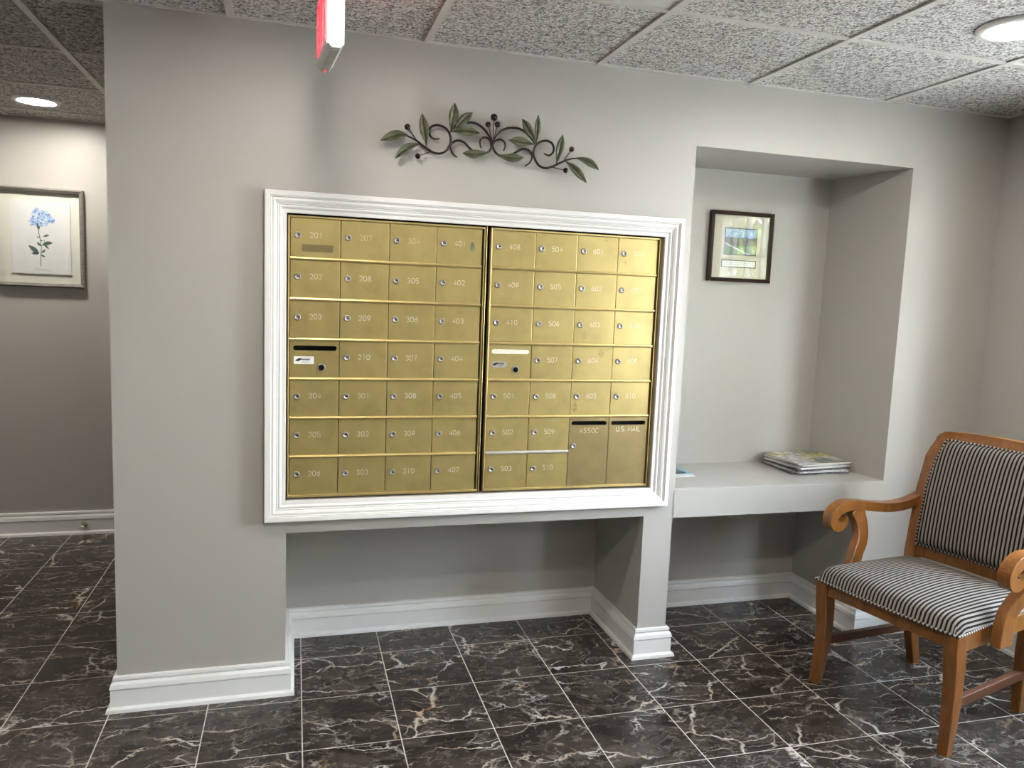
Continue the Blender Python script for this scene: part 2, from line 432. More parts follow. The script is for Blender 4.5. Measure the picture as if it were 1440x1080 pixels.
# ------------------------------------------------------------------ dimensions of the place (metres)
ZC = 2.2458                      # ceiling height
XL, XR, YH, YB, XW = -0.8044, 2.6747, 2.0114, -5.0, -3.6
NB = 0.415                       # depth of the niche
CB = 0.455                       # depth of the knee spaces
NX0, NX1, NXB, NZ0, NZ1 = 1.205, 2.2045, 2.135, 0.686, 2.0035
CT = 0.577                       # top of the knee spaces
PX0, PX1 = 1.0775, 1.202         # pillar
LX1 = -0.2705                    # right edge of the left wall block
CX1 = 2.125                      # right side of the right knee space

# ================================================================== SETTING
def build_floor():
    fl = struct(MB().box(XW, XR+0.3, YB, YH+0.1, -0.1, -0.0007).obj('floor', M_GROUT))
    T, ox, oy, tr = 0.305, -0.2136, 0.2361, -0.0051
    g = 0.0015
    me = MB()
    a = T/2-g; e = 0.0009
    vs = [(-a, -a, -0.006), (a, -a, -0.006), (a, a, -0.006), (-a, a, -0.006), (-a, -a, -e), (a, -a, -e), (a, a, -e), (-a, a, -e),
          (-a+e, -a+e, 0), (a-e, -a+e, 0), (a-e, a-e, 0), (-a+e, a-e, 0)]
    me.add(vs, [(0, 1, 5, 4), (1, 2, 6, 5), (2, 3, 7, 6), (3, 0, 4, 7), (4, 5, 9, 8), (5, 6, 10, 9), (6, 7, 11, 10), (7, 4, 8, 11), (8, 9, 10, 11)])
    mesh = me.mesh('floor_tile', M_MARBLE)
    rest = MB()
    rest_mesh = []
    c, s = math.cos(tr), math.sin(tr)
    for i in range(-12, 10):
        for j in range(-7, 18):
            u, w = (i+0.5)*T, -(j+0.5)*T
            x, y = ox+u*c-w*s, oy+u*s+w*c
            if x < XW+0.16 or x > XR+0.10 or y < YB+0.16 or y > YH-0.02: continue
            if y > CB+0.16 and x > XL+0.16: continue          # behind the mail wall
            if 0.16 < y < 0.30 and XL+0.16 < x < LX1-0.16: continue
            if y > -1.75 and x > -2.6:
                link('floor_tile', mesh, fl, (x, y, 0), (0, 0, tr + random.choice((0, 0, PI))))
            else:
                rest.add([(p[0]+x, p[1]+y, p[2]) for p in vs], [tuple(f) for f in me.f])
    o = rest.obj('floor_tile_field', M_MARBLE, fl); o['kind'] = 'stuff'
build_floor()

def build_ceiling():
    ce = struct(MB().box(XW, XR+0.3, YB, YH+0.1, ZC+0.03, ZC+0.12).obj('ceiling', M_PANEL))
    xs = [0.1747+0.6183*k for k in range(-6, 4)]; ys = [-0.5535+0.595*k for k in range(-7, 5)]
    def cells(r0, r1, lo, hi):
        v = [lo]+[q for q in r1 if lo+0.03 < q < hi-0.03]+[hi]
        return list(zip(v[:-1], v[1:]))
    rest = MB()
    grid = MB()
    hb = 0.012
    zt, zb = ZC+0.03, ZC
    def region(x0, x1, y0, y1):
        for a0, a1 in cells(0, xs, x0, x1):
            for b0, b1 in cells(0, ys, y0, y1):
                w, d = (a1-a0)/2-0.004, (b1-b0)/2-0.004
                cx, cy = (a0+a1)/2, (b0+b1)/2
                if cy < -2.4:
                    rest.box(cx-w, cx+w, cy-d, cy+d, ZC+0.006, ZC+0.022); continue
                smooth = abs(a0-0.1747) < 0.01 and abs(b1+0.5535) < 0.01
                t = MB().box(-w, w, -d, d, 0.006, 0.022).obj('ceiling_tile', M_PANEL if smooth else M_CEIL, ce, (cx, cy, ZC))
                if smooth: t['label'] = 'smooth pale ceiling panel among the pebbled tiles'
        for q in xs:
            if x0+0.03 < q < x1-0.03: MB().box(q-hb, q+hb, y0, y1, zb, zt).obj('ceiling_grid_bar', M_GRID, ce)
        for q in ys:
            if y0+0.03 < q < y1-0.03:
                v = [x0]+[p for p in xs if x0+0.03 < p < x1-0.03]+[x1]
                for p0, p1 in zip(v[:-1], v[1:]):
                    MB().box(p0+hb, p1-hb, q-hb*0.85, q+hb*0.85, zb+0.0008, zt).obj('ceiling_grid_bar', M_GRID, ce)
    region(XW, XR, YB, 0.0)
    region(XW, XL, 0.0, YH)
    o = rest.obj('ceiling_tile_field', M_CEIL, ce); o['kind'] = 'stuff'
    ang = MB()
    for (a, b, c_, d) in ((XL, XR, -0.016, 0.0), (XR-0.016, XR, YB, -0.016), (XL-0.016, XL, 0.0, YH), (XW, XL-0.016, YH-0.016, YH)):
        MB().box(a, b, c_, d, ZC+0.001, ZC+0.0055).obj('wall_angle_bar', M_GRID, ce)
build_ceiling()

def build_walls():
    H = ZC+0.03
    b = MB()
    b.box(XL, LX1, 0, CB, 0, H)                                  # left block
    b.box(LX1, PX0, 0, 0.03, CT, 0.692); b.box(LX1, PX0, 0.03, CB, CT, 0.62)
    b.box(LX1, NX0, 0, CB, 1.672, H)                             # above the mail units
    b.box(LX1, -0.2775+0.003, 0, CB, 0.692, 1.672)
    b.box(1.094, NX0, 0, CB, 0.692, 1.672); b.box(PX0, NX0, 0, CB, CT, 0.692)
    b.box(PX0, PX1, 0, CB, 0, CT)                                # pillar
    b.box(NX0, NX1, 0, CB, NZ1, H)                               # above the niche
    b.box(NX1, XR, 0, CB, 0, H)                                  # right of the niche
    b.hexa([(NX1, 0, NZ0-0.12), (NX1, NB, NZ0-0.12), (NXB, NB, NZ0-0.12), (NX1-0.0005, 0, NZ0-0.12),
            (NX1, 0, NZ1), (NX1, NB, NZ1), (NXB, NB, NZ1), (NX1-0.0005, 0, NZ1)])
    b.box(CX1, NX1, 0, CB, 0, CT)
    b.box(NX0, NX1, NB, CB, CT, NZ1)
    b.box(XL+0.1, XR, CB, CB+0.08, 0, H)
    b.box(XL, XL+0.1, CB, YH, 0, H)
    struct(b.obj('wall_front', M_WALL))
    # rail and shelf of the niche
    s = struct(MB().box(PX1, NX1, 0.0, NB, CT-0.012, NZ0-0.006).obj('trim_1', M_WALL))
    MB().box(NX0-0.001, NX1-0.001, 0.002, NB, NZ0-0.006, NZ0).obj('shelf_top', M_SHELF, s)
    struct(MB().box(XW-0.1, XL+0.1, YH, YH+0.1, 0, H).obj('wall_hall', M_WALL))
    struct(MB().box(XW-0.1, XW, YB, YH, 0, H).obj('wall_left', M_WALL))
    # right wall with two window openings
    wy0, wy1, wz0, wz1 = WIN; vy0, vy1, vz0, vz1 = WIN2
    r = MB()
    r.box(XR, XR+0.16, wy1, CB, 0, H); r.box(XR, XR+0.16, vy1, wy0, 0, H); r.box(XR, XR+0.16, YB-0.1, vy0, 0, H)
    for a, c, z0, z1 in (WIN, WIN2):
        r.box(XR, XR+0.16, a, c, 0, z0); r.box(XR, XR+0.16, a, c, z1, H)
    struct(r.obj('wall_right', M_WALL))
    struct(MB().box(XW-0.1, XR+0.16, YB-0.1, YB, 0, H).obj('wall_back', M_WALL))
WIN = (-1.60, -0.62, 0.62, 2.05)
WIN2 = (-3.40, -2.50, 0.62, 2.05)
build_walls()

def window(name, axis, p0, p1, z0, z1, at, ncol, nrow):
    """frame with muntins and one pane per light; axis 'y' = in the right wall, 'x' = in the back wall"""
    def B(m, u0, u1, w0, w1, a, b_):
        if axis == 'y': m.box(at+w0, at+w1, u0, u1, a, b_)
        else: m.box(u0, u1, at-w1, at-w0, a, b_)
        return m
    fr = MB(); t = 0.045
    B(fr, p0, p0+t, 0.02, 0.10, z0, z1); B(fr, p1-t, p1, 0.02, 0.10, z0, z1)
    B(fr, p0+t, p1-t, 0.02, 0.10, z0, z0+t); B(fr, p0+t, p1-t, 0.02, 0.10, z1-t, z1)
    w = struct(fr.obj(name, M_TRIM))
    mu = 0.011; iw, ih = (p1-p0-2*t)/ncol, (z1-z0-2*t)/nrow
    for i in range(1, ncol): B(MB(), p0+t+i*iw-mu, p0+t+i*iw+mu, 0.045, 0.075, z0+t, z1-t).obj('muntin', M_TRIM, w)
    for j in range(1, nrow):
        h = z0+t+j*ih
        B(MB(), p0+t, p1-t, 0.047, 0.073, h-mu, h+mu).obj('muntin', M_TRIM, w)
    for i in range(ncol):
        for j in range(nrow):
            u, h = p0+t+i*iw, z0+t+j*ih
            B(MB(), u+mu*0.5, u+iw-mu*0.5, 0.058, 0.062, h+mu*0.5, h+ih-mu*0.5).obj('pane', M_GLASS, w)
    B(MB(), p0-0.03, p1+0.03, -0.045, 0.10, z0-0.028, z0).obj('sill', M_TRIM, w)
window('window_1', 'y', WIN[0], WIN[1], WIN[2], WIN[3], XR, 5, 5)
window('window_2', 'y', WIN2[0], WIN2[1], WIN2[2], WIN2[3], XR, 5, 5)

# baseboards: profile (outward, height) swept along wall lines
BASE = [(0.0, 0.0), (0.032, 0.0), (0.030, 0.011), (0.019, 0.017), (0.019, 0.0715), (0.0115, 0.0745), (0.0215, 0.0780), (0.0185, 0.092), (0.013, 0.100), (0.0065, 0.1025), (0.0130, 0.106), (0.0115, 0.115), (0.0, 0.117)]
def baseboard(name, path, hs=1.0):
    """path: plan points; outward side is to the right of the walking direction"""
    P = [Vector((p[0], p[1])) for p in path]; n = len(P); nrm = []
    for i in range(n-1):
        d = (P[i+1]-P[i]).normalized(); nrm.append(Vector((d.y, -d.x)))
    b = MB()
    rows = []
    for i in range(n):
        if i == 0: m = nrm[0]
        elif i == n-1: m = nrm[-1]
        else:
            m = nrm[i-1]+nrm[i]; m = m/(m.dot(nrm[i]))
        rows.append([(P[i].x+m.x*t, P[i].y+m.y*t, z*hs) for t, z in BASE])
    k = len(BASE); vs = [p for r in rows for p in r]
    fs = [(i*k+j, (i+1)*k+j, (i+1)*k+(j+1) % k, i*k+(j+1) % k) for i in range(n-1) for j in range(k)]
    fs += [tuple(range(k)), tuple((n-1)*k+j for j in range(k))]
    b.add(vs, fs)
    return struct(b.obj(name, M_TRIM))
baseboard('baseboard_left', [(XL, YH), (XL, 0), (LX1, 0), (LX1, CB)])
baseboard('baseboard_front', [(LX1, CB), (PX0, CB)])
baseboard('baseboard_pillar', [(PX0, CB), (PX0, 0), (PX1, 0), (PX1, CB)])
baseboard('baseboard_niche', [(PX1, CB), (CX1, CB)])
baseboard('baseboard_right', [(CX1, CB), (CX1, 0), (XR, 0), (XR, YB)])
baseboard('baseboard_hall', [(XW, YH), (XL, YH)], 1.1)
baseboard('baseboard_back', [(XR, YB), (XW, YB)])

# outside: lawn and a tree seen mirrored in the picture glass
def build_outside():
    struct(MB().box(-25, 30, -30, 25, -0.25, -0.15).obj('ground', M_PAVE))
    random.seed(3)
    for k, (x, y, h, lab) in enumerate(((7.3, -7.7, 4.4, 'leafy tree outdoors nearer the right window'), (11.6, -11.0, 5.4, 'taller leafy tree standing farther out from the right window'))):
        t = thing('tree', lab, 'tree', (x, y, -0.15))
        MB().tube([(0, 0, 0), (0.03, 0.02, 0.8), (0, 0, h*0.7)], [0.10, 0.08, 0.03], 8).obj('trunk', M_BARK, t)
        f = MB()
        for i in range(2600):
            d = Vector((random.gauss(0, 1), random.gauss(0, 1), random.gauss(0, 1))).normalized()*(random.random()**0.4)
            p = Vector((d.x*1.6, d.y*1.8, h*0.58+d.z*h*0.42)); r = random.uniform(0.08, 0.17)
            q = Euler((random.uniform(-2, 2), random.uniform(-2, 2), random.uniform(0, 6))).to_matrix()
            f.add([p+q @ Vector(w) for w in ((-r, 0, 0), (0, -r*0.5, 0.01), (r, 0, 0), (0, r*0.5, 0.01))], [(0, 1, 2, 3)])
        o = f.obj('foliage', M_TREELEAF, t); o['kind'] = 'stuff'
build_outside()
# ================================================================== MAIL UNITS
def mitre_side(x0, x1, z0, z1, prof, side):
    """one mitred length of a moulding round the rectangle; prof = (inset from the outer edge, proud of the wall)"""
    def pt(k, d):
        return [(x0+d, z0+d), (x1-d, z0+d), (x1-d, z1-d), (x0+d, z1-d)][k]
    a, b = [(0, 1), (1, 2), (2, 3), (3, 0)][side]
    vs = []
    for d, p in prof:
        A, B = pt(a, d), pt(b, d)
        vs += [(A[0], -p, A[1]), (B[0], -p, B[1])]
    k = len(prof)
    fs = [(2*i, 2*i+1, 2*((i+1) % k)+1, 2*((i+1) % k)) for i in range(k)]
    fs += [tuple(2*i for i in range(k)), tuple(2*i+1 for i in range(k))]
    return MB().add(vs, fs)
def build_mail_frame():
    prof = [(0, 0), (0, 0.026), (0.003, 0.029), (0.0165, 0.029), (0.018, 0.024), (0.0205, 0.026), (0.023, 0.0215), (0.030, 0.0225), (0.038, 0.0185),
            (0.0395, 0.0145), (0.0425, 0.0165), (0.0445, 0.0125), (0.050, 0.0145), (0.055, 0.0115), (0.0565, 0.0085), (0.0685, 0.0085), (0.0695, 0.006), (0.0695, 0)]
    t = bpy.data.objects.new('trim_2', None); col.objects.link(t); t.location = (-0.342, 0, 0.6222); struct(t)
    for s in range(4):
        mitre_side(0, 1.506, 0, 1.1057, prof, s).obj('moulding', M_TRIM, t)
build_mail_frame()

# single-stroke lettering, unit height 1
def arc(cx, cz, rx, rz, a0, a1, n=6):
    return [(cx+rx*math.cos(math.radians(a0+(a1-a0)*i/n)), cz+rz*math.sin(math.radians(a0+(a1-a0)*i/n))) for i in range(n+1)]
GL = {
 '0': [arc(.33, .67, .30, .33, 0, 180)+arc(.33, .33, .30, .33, 180, 360)+[(.63, .67)]],
 '1': [[(.18, .82), (.36, 1), (.36, 0)]],
 '2': [arc(.33, .70, .29, .30, 165, -35, 7)+[(.03, .0), (.64, 0)]],
 '3': [arc(.31, .74, .27, .26, 150, -90, 7)+arc(.31, .25, .31, .25, 90, -150, 7)],
 '4': [[(.48, 0), (.48, 1), (.02, .30), (.66, .30)]],
 '5': [[(.60, 1), (.09, 1), (.05, .56)]+arc(.32, .31, .31, .31, 115, -145, 8)],
 '6': [[(.52, .98), (.18, .62)]+arc(.33, .30, .30, .30, 150, 510, 12)],
 '7': [[(.03, 1), (.62, 1), (.24, 0)]],
 '8': [arc(.33, .75, .25, .25, -90, 270, 10), arc(.33, .25, .31, .26, -90, 270, 10)],
 '9': [[(.14, .02), (.48, .38)]+arc(.33, .70, .30, .30, -30, 330, 12)],
 'A': [[(0, 0), (.33, 1), (.66, 0)], [(.12, .34), (.54, .34)]],
 'S': [arc(.32, .75, .27, .25, 35, 270, 7)+arc(.32, .25, .30, .25, 90, -145, 7)],
 'O': [arc(.36, .5, .35, .5, 0, 360, 14)],
 'C': [arc(.36, .5, .35, .5, 45, 315, 10)],
 'U': [[(.03, 1), (.03, .32)]+arc(.33, .30, .30, .30, 180, 360)+[(.63, 1)]],
 'M': [[(0, 0), (0, 1), (.36, .25), (.72, 1), (.72, 0)]],
 'I': [[(.1, 0), (.1, 1)]], 'L': [[(.05, 1), (.05, 0), (.55, 0)]],
 '.': [[(.05, 0), (.05, .07)]], ' ': [],
}
ADV = {'I': .36, '.': .30, 'M': .95, ' ': .42, 'O': .90, 'C': .90}
def lettering(text, h, w, y=0.0):
    """ribbon strokes in the x-z plane facing -y; returns mesh builder starting at x=0"""
    b = MB(); x = 0.0
    for ch in text:
        for st in GL[ch]:
            P = [Vector((x+p[0]*h, p[1]*h)) for p in st]
            n = len(P); L = []; R = []
            for i in range(n):
                if i == 0: d = P[1]-P[0]
                elif i == n-1: d = P[-1]-P[-2]
                else: d = (P[i+1]-P[i]).normalized()+(P[i]-P[i-1]).normalized()
                if d.length < 1e-6: d = P[min(i+1, n-1)]-P[i]
                d.normalize(); q = Vector((-d.y, d.x))*w*0.5
                L.append(P[i]+q); R.append(P[i]-q)
            vs = [(p.x, y, p.y) for p in L]+[(p.x, y, p.y) for p in R]
            b.add(vs, [(i, i+1, n+i+1, n+i) for i in range(n-1)])
        x += ADV.get(ch, 0.86)*h
    b.width = x
    return b

def lock_mesh():
    b = MB(); fn = lambda x, y, h: (x, -h, y)
    b.lathe([(0.0110, 0.0), (0.0110, 0.0030), (0.0094, 0.0055), (0.0068, 0.0055), (0.0063, 0.0040), (0.002, 0.0046)], fn, 20)
    b.box(-0.0014, 0.0056, -0.0052, -0.0040, -0.0014, 0.0014, 1)
    return b.mesh('lock', [M_CHROME, M_BLACK])
LOCK = lock_mesh()
def stadium(x0, x1, z0, z1, n=6):
    r = (z1-z0)/2; zc = (z0+z1)/2
    return [(x1-r+r*math.cos(a), zc+r*math.sin(a)) for a in [-PI/2+PI*i/n for i in range(n+1)]] + \
           [(x0+r+r*math.cos(a), zc+r*math.sin(a)) for a in [PI/2+PI*i/n for i in range(n+1)]]
def plate(pts, y0, y1): return MB().poly_extrude(pts, lambda p, t: (p[0], t, p[1]), y0, y1)

def door_with_slot(w, h, sx0, sx1, sz0, sz1, th):
    """door plate with a real slot through it; origin at lower left of the front"""
    out = [(0, 0), (w, 0), (w, h), (0, h)]
    b = MB(); inner = stadium(sx0, sx1, sz0, sz1, 6); n = len(inner)
    # build the face as a ring: split to left, right, below, above pieces via bridge to rectangle
    def corner(i):
        p = inner[i]; cx, cz = (sx0+sx1)/2, (sz0+sz1)/2
        # project outward on the rectangle sides by angle class
        if p[0] >= sx1-(sz1-sz0)/2-1e-6:
            return (w, max(0, min(h, sz0+(p[1]-sz0)))) if sz0+1e-6 < p[1] < sz1-1e-6 else (p[0], 0.0 if p[1] < cz else h)
        if p[0] <= sx0+(sz1-sz0)/2+1e-6:
            return (0, p[1]) if sz0+1e-6 < p[1] < sz1-1e-6 else (p[0], 0.0 if p[1] < cz else h)
        return (p[0], 0.0 if p[1] < cz else h)
    outer = []; idx = []
    for i in range(n):
        outer.append(corner(i))
    vs = []; fs = []
    for y in (0.0, th):
        o = len(vs)
        vs += [(p[0], y, p[1]) for p in inner]+[(p[0], y, p[1]) for p in outer]+[(q[0], y, q[1]) for q in out]
        for i in range(n):
            j = (i+1) % n; A, B = outer[i], outer[j]
            f = [o+i, o+n+i]
            # rectangle corner between A and B
            if (A[0] != B[0]) and (A[1] != B[1]):
                kx = 1 if max(A[0], B[0]) == w else 0; kz = 1 if max(A[1], B[1]) == h else 0
                f.append(o+2*n+[[0, 3], [1, 2]][kx][kz])
            f += [o+n+j, o+j]
            fs.append(tuple(f))
    m = 2*n+4
    for i in range(n):
        j = (i+1) % n; fs.append((i, j, m+j, m+i))
    for a, b_ in ((0, 1), (1, 2), (2, 3), (3, 0)): fs.append((2*n+a, 2*n+b_, m+2*n+b_, m+2*n+a))
    return MB().add(vs, fs)

ROWZ = [1.648-0.1345*k for k in range(8)]
YF = 0.013                        # front plane of the doors
def smudge(d, cx, cz, rx, rz, m, name='smudge'):
    random.seed(int(cx*1e4)+int(cz*1e5))
    pts = [(cx+rx*math.cos(a)*random.uniform(0.8, 1.1), cz+rz*math.sin(a)*random.uniform(0.8, 1.1)) for a in [2*PI*i/14 for i in range(14)]]
    return plate(pts, -0.0004, 0.0).obj(name, m, d)
def build_unit(x0, pitch, table, label, right):
    ztop, zbot = ROWZ[0], ROWZ[7]
    W = pitch*4
    u = thing('mailbox_unit', label, 'mailbox', (x0, YF, zbot))
    H = ztop-zbot
    # carcass behind the doors
    MB().box(-0.0135, W+0.0165, 0.016, 0.26, -0.0085, H+0.0165).obj('carcass', M_BLACK, u)
    fr = MB()
    fr.box(-0.0075, -0.0015, -0.008, 0.016, -0.008, H+0.006)
    fr.box(W+0.0052, W+0.0095, -0.004, 0.016, -0.008, H+0.006); fr.box(W+0.0125, W+0.0155, -0.007, 0.016, -0.008, H+0.010)
    fr.box(-0.0015, W+0.0052, -0.005, 0.016, H-0.001, H+0.006)
    fr.box(-0.0015, W+0.0052, -0.007, 0.016, -0.008, 0.0005)
    fr.obj('frame', M_BRASS_EDGE, u, bevel=0.0012)
    for k in range(1, 7):
        z = ROWZ[k]-zbot; xe = W if not (right and k == 6) else pitch*2-0.001
        rl = MB().poly_extrude([(0.0, -0.0055), (-0.0055, -0.0045), (-0.0075, 0.0), (-0.0055, 0.0045), (0.0, 0.0055), (0.014, 0.0055), (0.014, -0.0055)],
                               lambda p, t: (t, p[0], z+p[1]), 0.0, xe)
        rl.obj('rail', M_BRASS_EDGE if not (right and k == 6) else M_GREYLABEL, u)
    g = 0.0011; hr = 0.0052
    for r in range(7):
        for c in range(4):
            code = table[c][r]
            if code is None: continue
            tall = code in ('ASSOC', 'U.S. MAIL')
            zl = (ROWZ[r+1] if not tall else ROWZ[7])-zbot + (hr if not (tall or r == 6) else 0.001)
            zh = ROWZ[r]-zbot-(hr if r else 0.0015)
            xl, xh = c*pitch+g, (c+1)*pitch-g
            w, h = xh-xl, zh-zl
            dm = M_BRASS_DULL if tall else M_BRASS
            if code == 'slot' or tall:
                if tall: d = door_with_slot(w, h, 0.008, w-0.008, h-0.031, h-0.0145, 0.012).mesh('door', dm)
                else: d = door_with_slot(w, h, 0.010, w-0.0065, h-0.0335, h-0.0165, 0.012).mesh('door', dm)
                d = link('door', d, u, (xl, 0.0, zl))
            else:
                d = MB().box(0, w, 0, 0.012, 0, h).obj('door', dm, u, (xl, random.uniform(-0.0006, 0.0008), zl), bevel=0.0012)
            if code == 'slot':
                d['label'] = 'gold mail slot door with a label plate and round lock' if not right else 'gold slot door with its slot closed off'
                if right:
                    plate(stadium(0.010, w-0.0065, h-0.0330, h-0.0170), 0.0012, 0.004).obj('slot_cover', M_ENGRAVE, d)
                lx0, lz0 = (0.0125, h-0.079) if not right else (0.011, h-0.083)
                lw, lh = (0.066, 0.026) if not right else (0.058, 0.022)
                if right: lp = plate(stadium(lx0, lx0+lw, lz0, lz0+lh), -0.0012, 0.0)
                else: lp = MB().box(lx0, lx0+lw, -0.0012, 0, lz0, lz0+lh)
                lp = lp.obj('label_plate', [M_PAPER if not right else M_GREYLABEL], d)
                pr = MB()       # flat print: a dark bird-like blot and lines of small print
                bx, bz = lx0+lw*0.24, lz0+lh*0.55
                pr.add([(bx-0.012, 0, bz-0.003), (bx-0.003, 0, bz-0.005), (bx+0.004, 0, bz-0.003), (bx+0.010, 0, bz+0.005), (bx+0.002, 0, bz+0.006), (bx-0.004, 0, bz+0.003)], [(0, 1, 2, 3, 4, 5)])
                for q, (a, e, t) in enumerate(((0.36, 0.86, 0.0009), (0.34, 0.80, 0.0026), (0.40, 0.78, 0.0008), (0.40, 0.70, 0.0008))):
                    zz = lz0+lh*(0.80-0.19*q); pr.add([(lx0+lw*a, 0, zz-t/2), (lx0+lw*e, 0, zz-t/2), (lx0+lw*e, 0, zz+t/2), (lx0+lw*a, 0, zz+t/2)], [(0, 1, 2, 3)])
                pr.obj('print', M_INK, d, (0, -0.0016, 0))
                kx, kz = (w*0.64, 0.0335)
                fn = lambda x, y, hh: (x, -hh, y)
                MB().lathe([(0.0135, 0.0), (0.0135, 0.003), (0.0105, 0.004), (0.0095, 0.0025), (0.002, 0.003)], fn, 24).obj('lock_ring', M_CHROME, d, (kx, 0, kz))
                MB().lathe([(0.0094, 0.0026), (0.0094, 0.0036), (0.0045, 0.0042), (0.001, 0.0042)], fn, 20).obj('lock', M_BLACK, d, (kx, 0, kz))
                for sx_, sz_ in ((-0.018, 0.018), (0.018, 0.018), (-0.018, -0.018), (0.018, -0.018)):
                    MB().lathe([(0.0016, 0), (0.0016, 0.0008), (0.0005, 0.0012)], fn, 8).obj('screw', M_CHROME, d, (kx+sx_, 0, kz+sz_))
            elif tall:
                d['label'] = 'tall duller gold door engraved %s with a letter slot' % code
                tx = lettering(code, 0.0185, 0.0019); o = tx.obj('lettering', M_WORN if code == 'ASSOC' else M_ENGRAVE, d)
                o.location = ((w-tx.width)/2+0.003, -0.0004, h-0.0605 if code == 'ASSOC' else h-0.0555)
                if code == 'ASSOC': link('lock', LOCK, d, (0.0185, 0, h-0.1085))
            else:
                d['label'] = 'small gold mailbox door engraved %s' % code
                tx = lettering(code, 0.0170, 0.0017)
                o = tx.obj('number', M_WORN if code in ('606', '207', '304') else M_ENGRAVE, d)
                o.location = (w*0.385, -0.0004, h*0.505)
                gl = link('lock', LOCK, d, (w*0.145, 0, h*0.555), (0, random.uniform(-0.15, 0.15), 0))
                if code == '201':
                    MB().box(0.036, 0.138, -0.0004, 0, 0.018, 0.042).obj('label_residue', M_RESIDUE, d)
                if code == '401': smudge(d, w*0.79, h*0.50, 0.008, 0.017, M_GREENSTAIN)
                if code == '606': smudge(d, w*0.20, h*0.30, 0.006, 0.008, M_SMUDGE)
                if code == '601': smudge(d, w*0.70, h*0.90, 0.005, 0.004, M_SMUDGE)
                if code == '604': smudge(d, w*0.72, h*0.80, 0.012, 0.016, M_SMUDGE)
                if code == '603': smudge(d, w*0.27, h*0.24, 0.010, 0.016, M_SMUDGE)
                if code == '605': smudge(d, w*0.10, h*0.22, 0.012, 0.018, M_SMUDGE)
    return u
LT = [['201', '202', '203', 'slot', '204', '205', '206'], ['207', '208', '209', '210', '301', '302', '303'],
      ['304', '305', '306', '307', '308', '309', '310'], ['401', '402', '403', '404', '405', '406', '407']]
RT = [['408', '409', '410', 'slot', '501', '502', '503'], ['504', '505', '506', '507', '508', '509', '510'],
      ['601', '602', '603', '604', '605', 'ASSOC', None], ['606', '607', '608', '609', '610', 'U.S. MAIL', None]]
build_unit(-0.2615, 0.16365, LT, 'left gold mailbox unit with doors 201 to 407 set in the white frame', False)
build_unit(0.4295, 0.16165, RT, 'right gold mailbox unit with doors 408 to 610 and the U.S. MAIL slot', True)

# ================================================================== WALL SCROLL
TUBES = [[(0.2227, 1.9366), (0.2121, 1.9336), (0.2014, 1.9344), (0.1921, 1.9411), (0.1866, 1.9543), (0.1923, 1.9693), (0.2033, 1.9768), (0.2154, 1.9794), (0.2353, 1.9758), (0.2509, 1.9647), (0.2591, 1.9493), (0.2617, 1.9319), (0.258, 1.9139), (0.2474, 1.8983), (0.2302, 1.888), (0.2088, 1.887), (0.1888, 1.8946), (0.1673, 1.9073), (0.1489, 1.9203), (0.1307, 1.9288), (0.1127, 1.9343), (0.0978, 1.9353)], [(0.2572, 1.9609), (0.2661, 1.9705), (0.2811, 1.9845), (0.2993, 1.9927), (0.3209, 1.9989), (0.3427, 1.999), (0.3649, 1.9902), (0.3843, 1.9743), (0.3992, 1.9548), (0.4091, 1.9363)], [(0.2859, 1.8795), (0.2717, 1.8886), (0.2626, 1.904), (0.2621, 1.9187), (0.272, 1.9299), (0.2888, 1.9356), (0.3075, 1.9311), (0.3235, 1.9177), (0.3395, 1.9063), (0.3649, 1.9005), (0.3869, 1.903), (0.4007, 1.9132), (0.4049, 1.93), (0.3996, 1.9459), (0.3882, 1.9538), (0.375, 1.9532), (0.365, 1.9428), (0.3645, 1.9279), (0.369, 1.9164)], [(0.409, 1.9393), (0.4197, 1.9597), (0.4348, 1.979), (0.4535, 1.9906), (0.4758, 1.996), (0.5015, 1.9952), (0.5246, 1.9859), (0.5449, 1.9682), (0.5621, 1.9485)], [(0.5962, 1.9196), (0.6064, 1.9153), (0.618, 1.9145), (0.63, 1.9265), (0.6315, 1.9441), (0.6216, 1.9587), (0.5992, 1.9631), (0.5766, 1.9544), (0.5631, 1.9395), (0.5575, 1.9178), (0.5634, 1.897), (0.579, 1.8769), (0.6018, 1.8696), (0.6281, 1.8764), (0.6541, 1.8899), (0.677, 1.9016), (0.7035, 1.911), (0.7237, 1.913)], [(0.5279, 1.8703), (0.5446, 1.8826), (0.5527, 1.9006), (0.5494, 1.9165), (0.5342, 1.9273), (0.5147, 1.9268), (0.4958, 1.9161), (0.4825, 1.9077), (0.4603, 1.9009), (0.4379, 1.8978), (0.42, 1.9074), (0.4109, 1.923), (0.4104, 1.9356), (0.4201, 1.9472), (0.4343, 1.9527), (0.4482, 1.9473), (0.4542, 1.9329), (0.4488, 1.915)]]
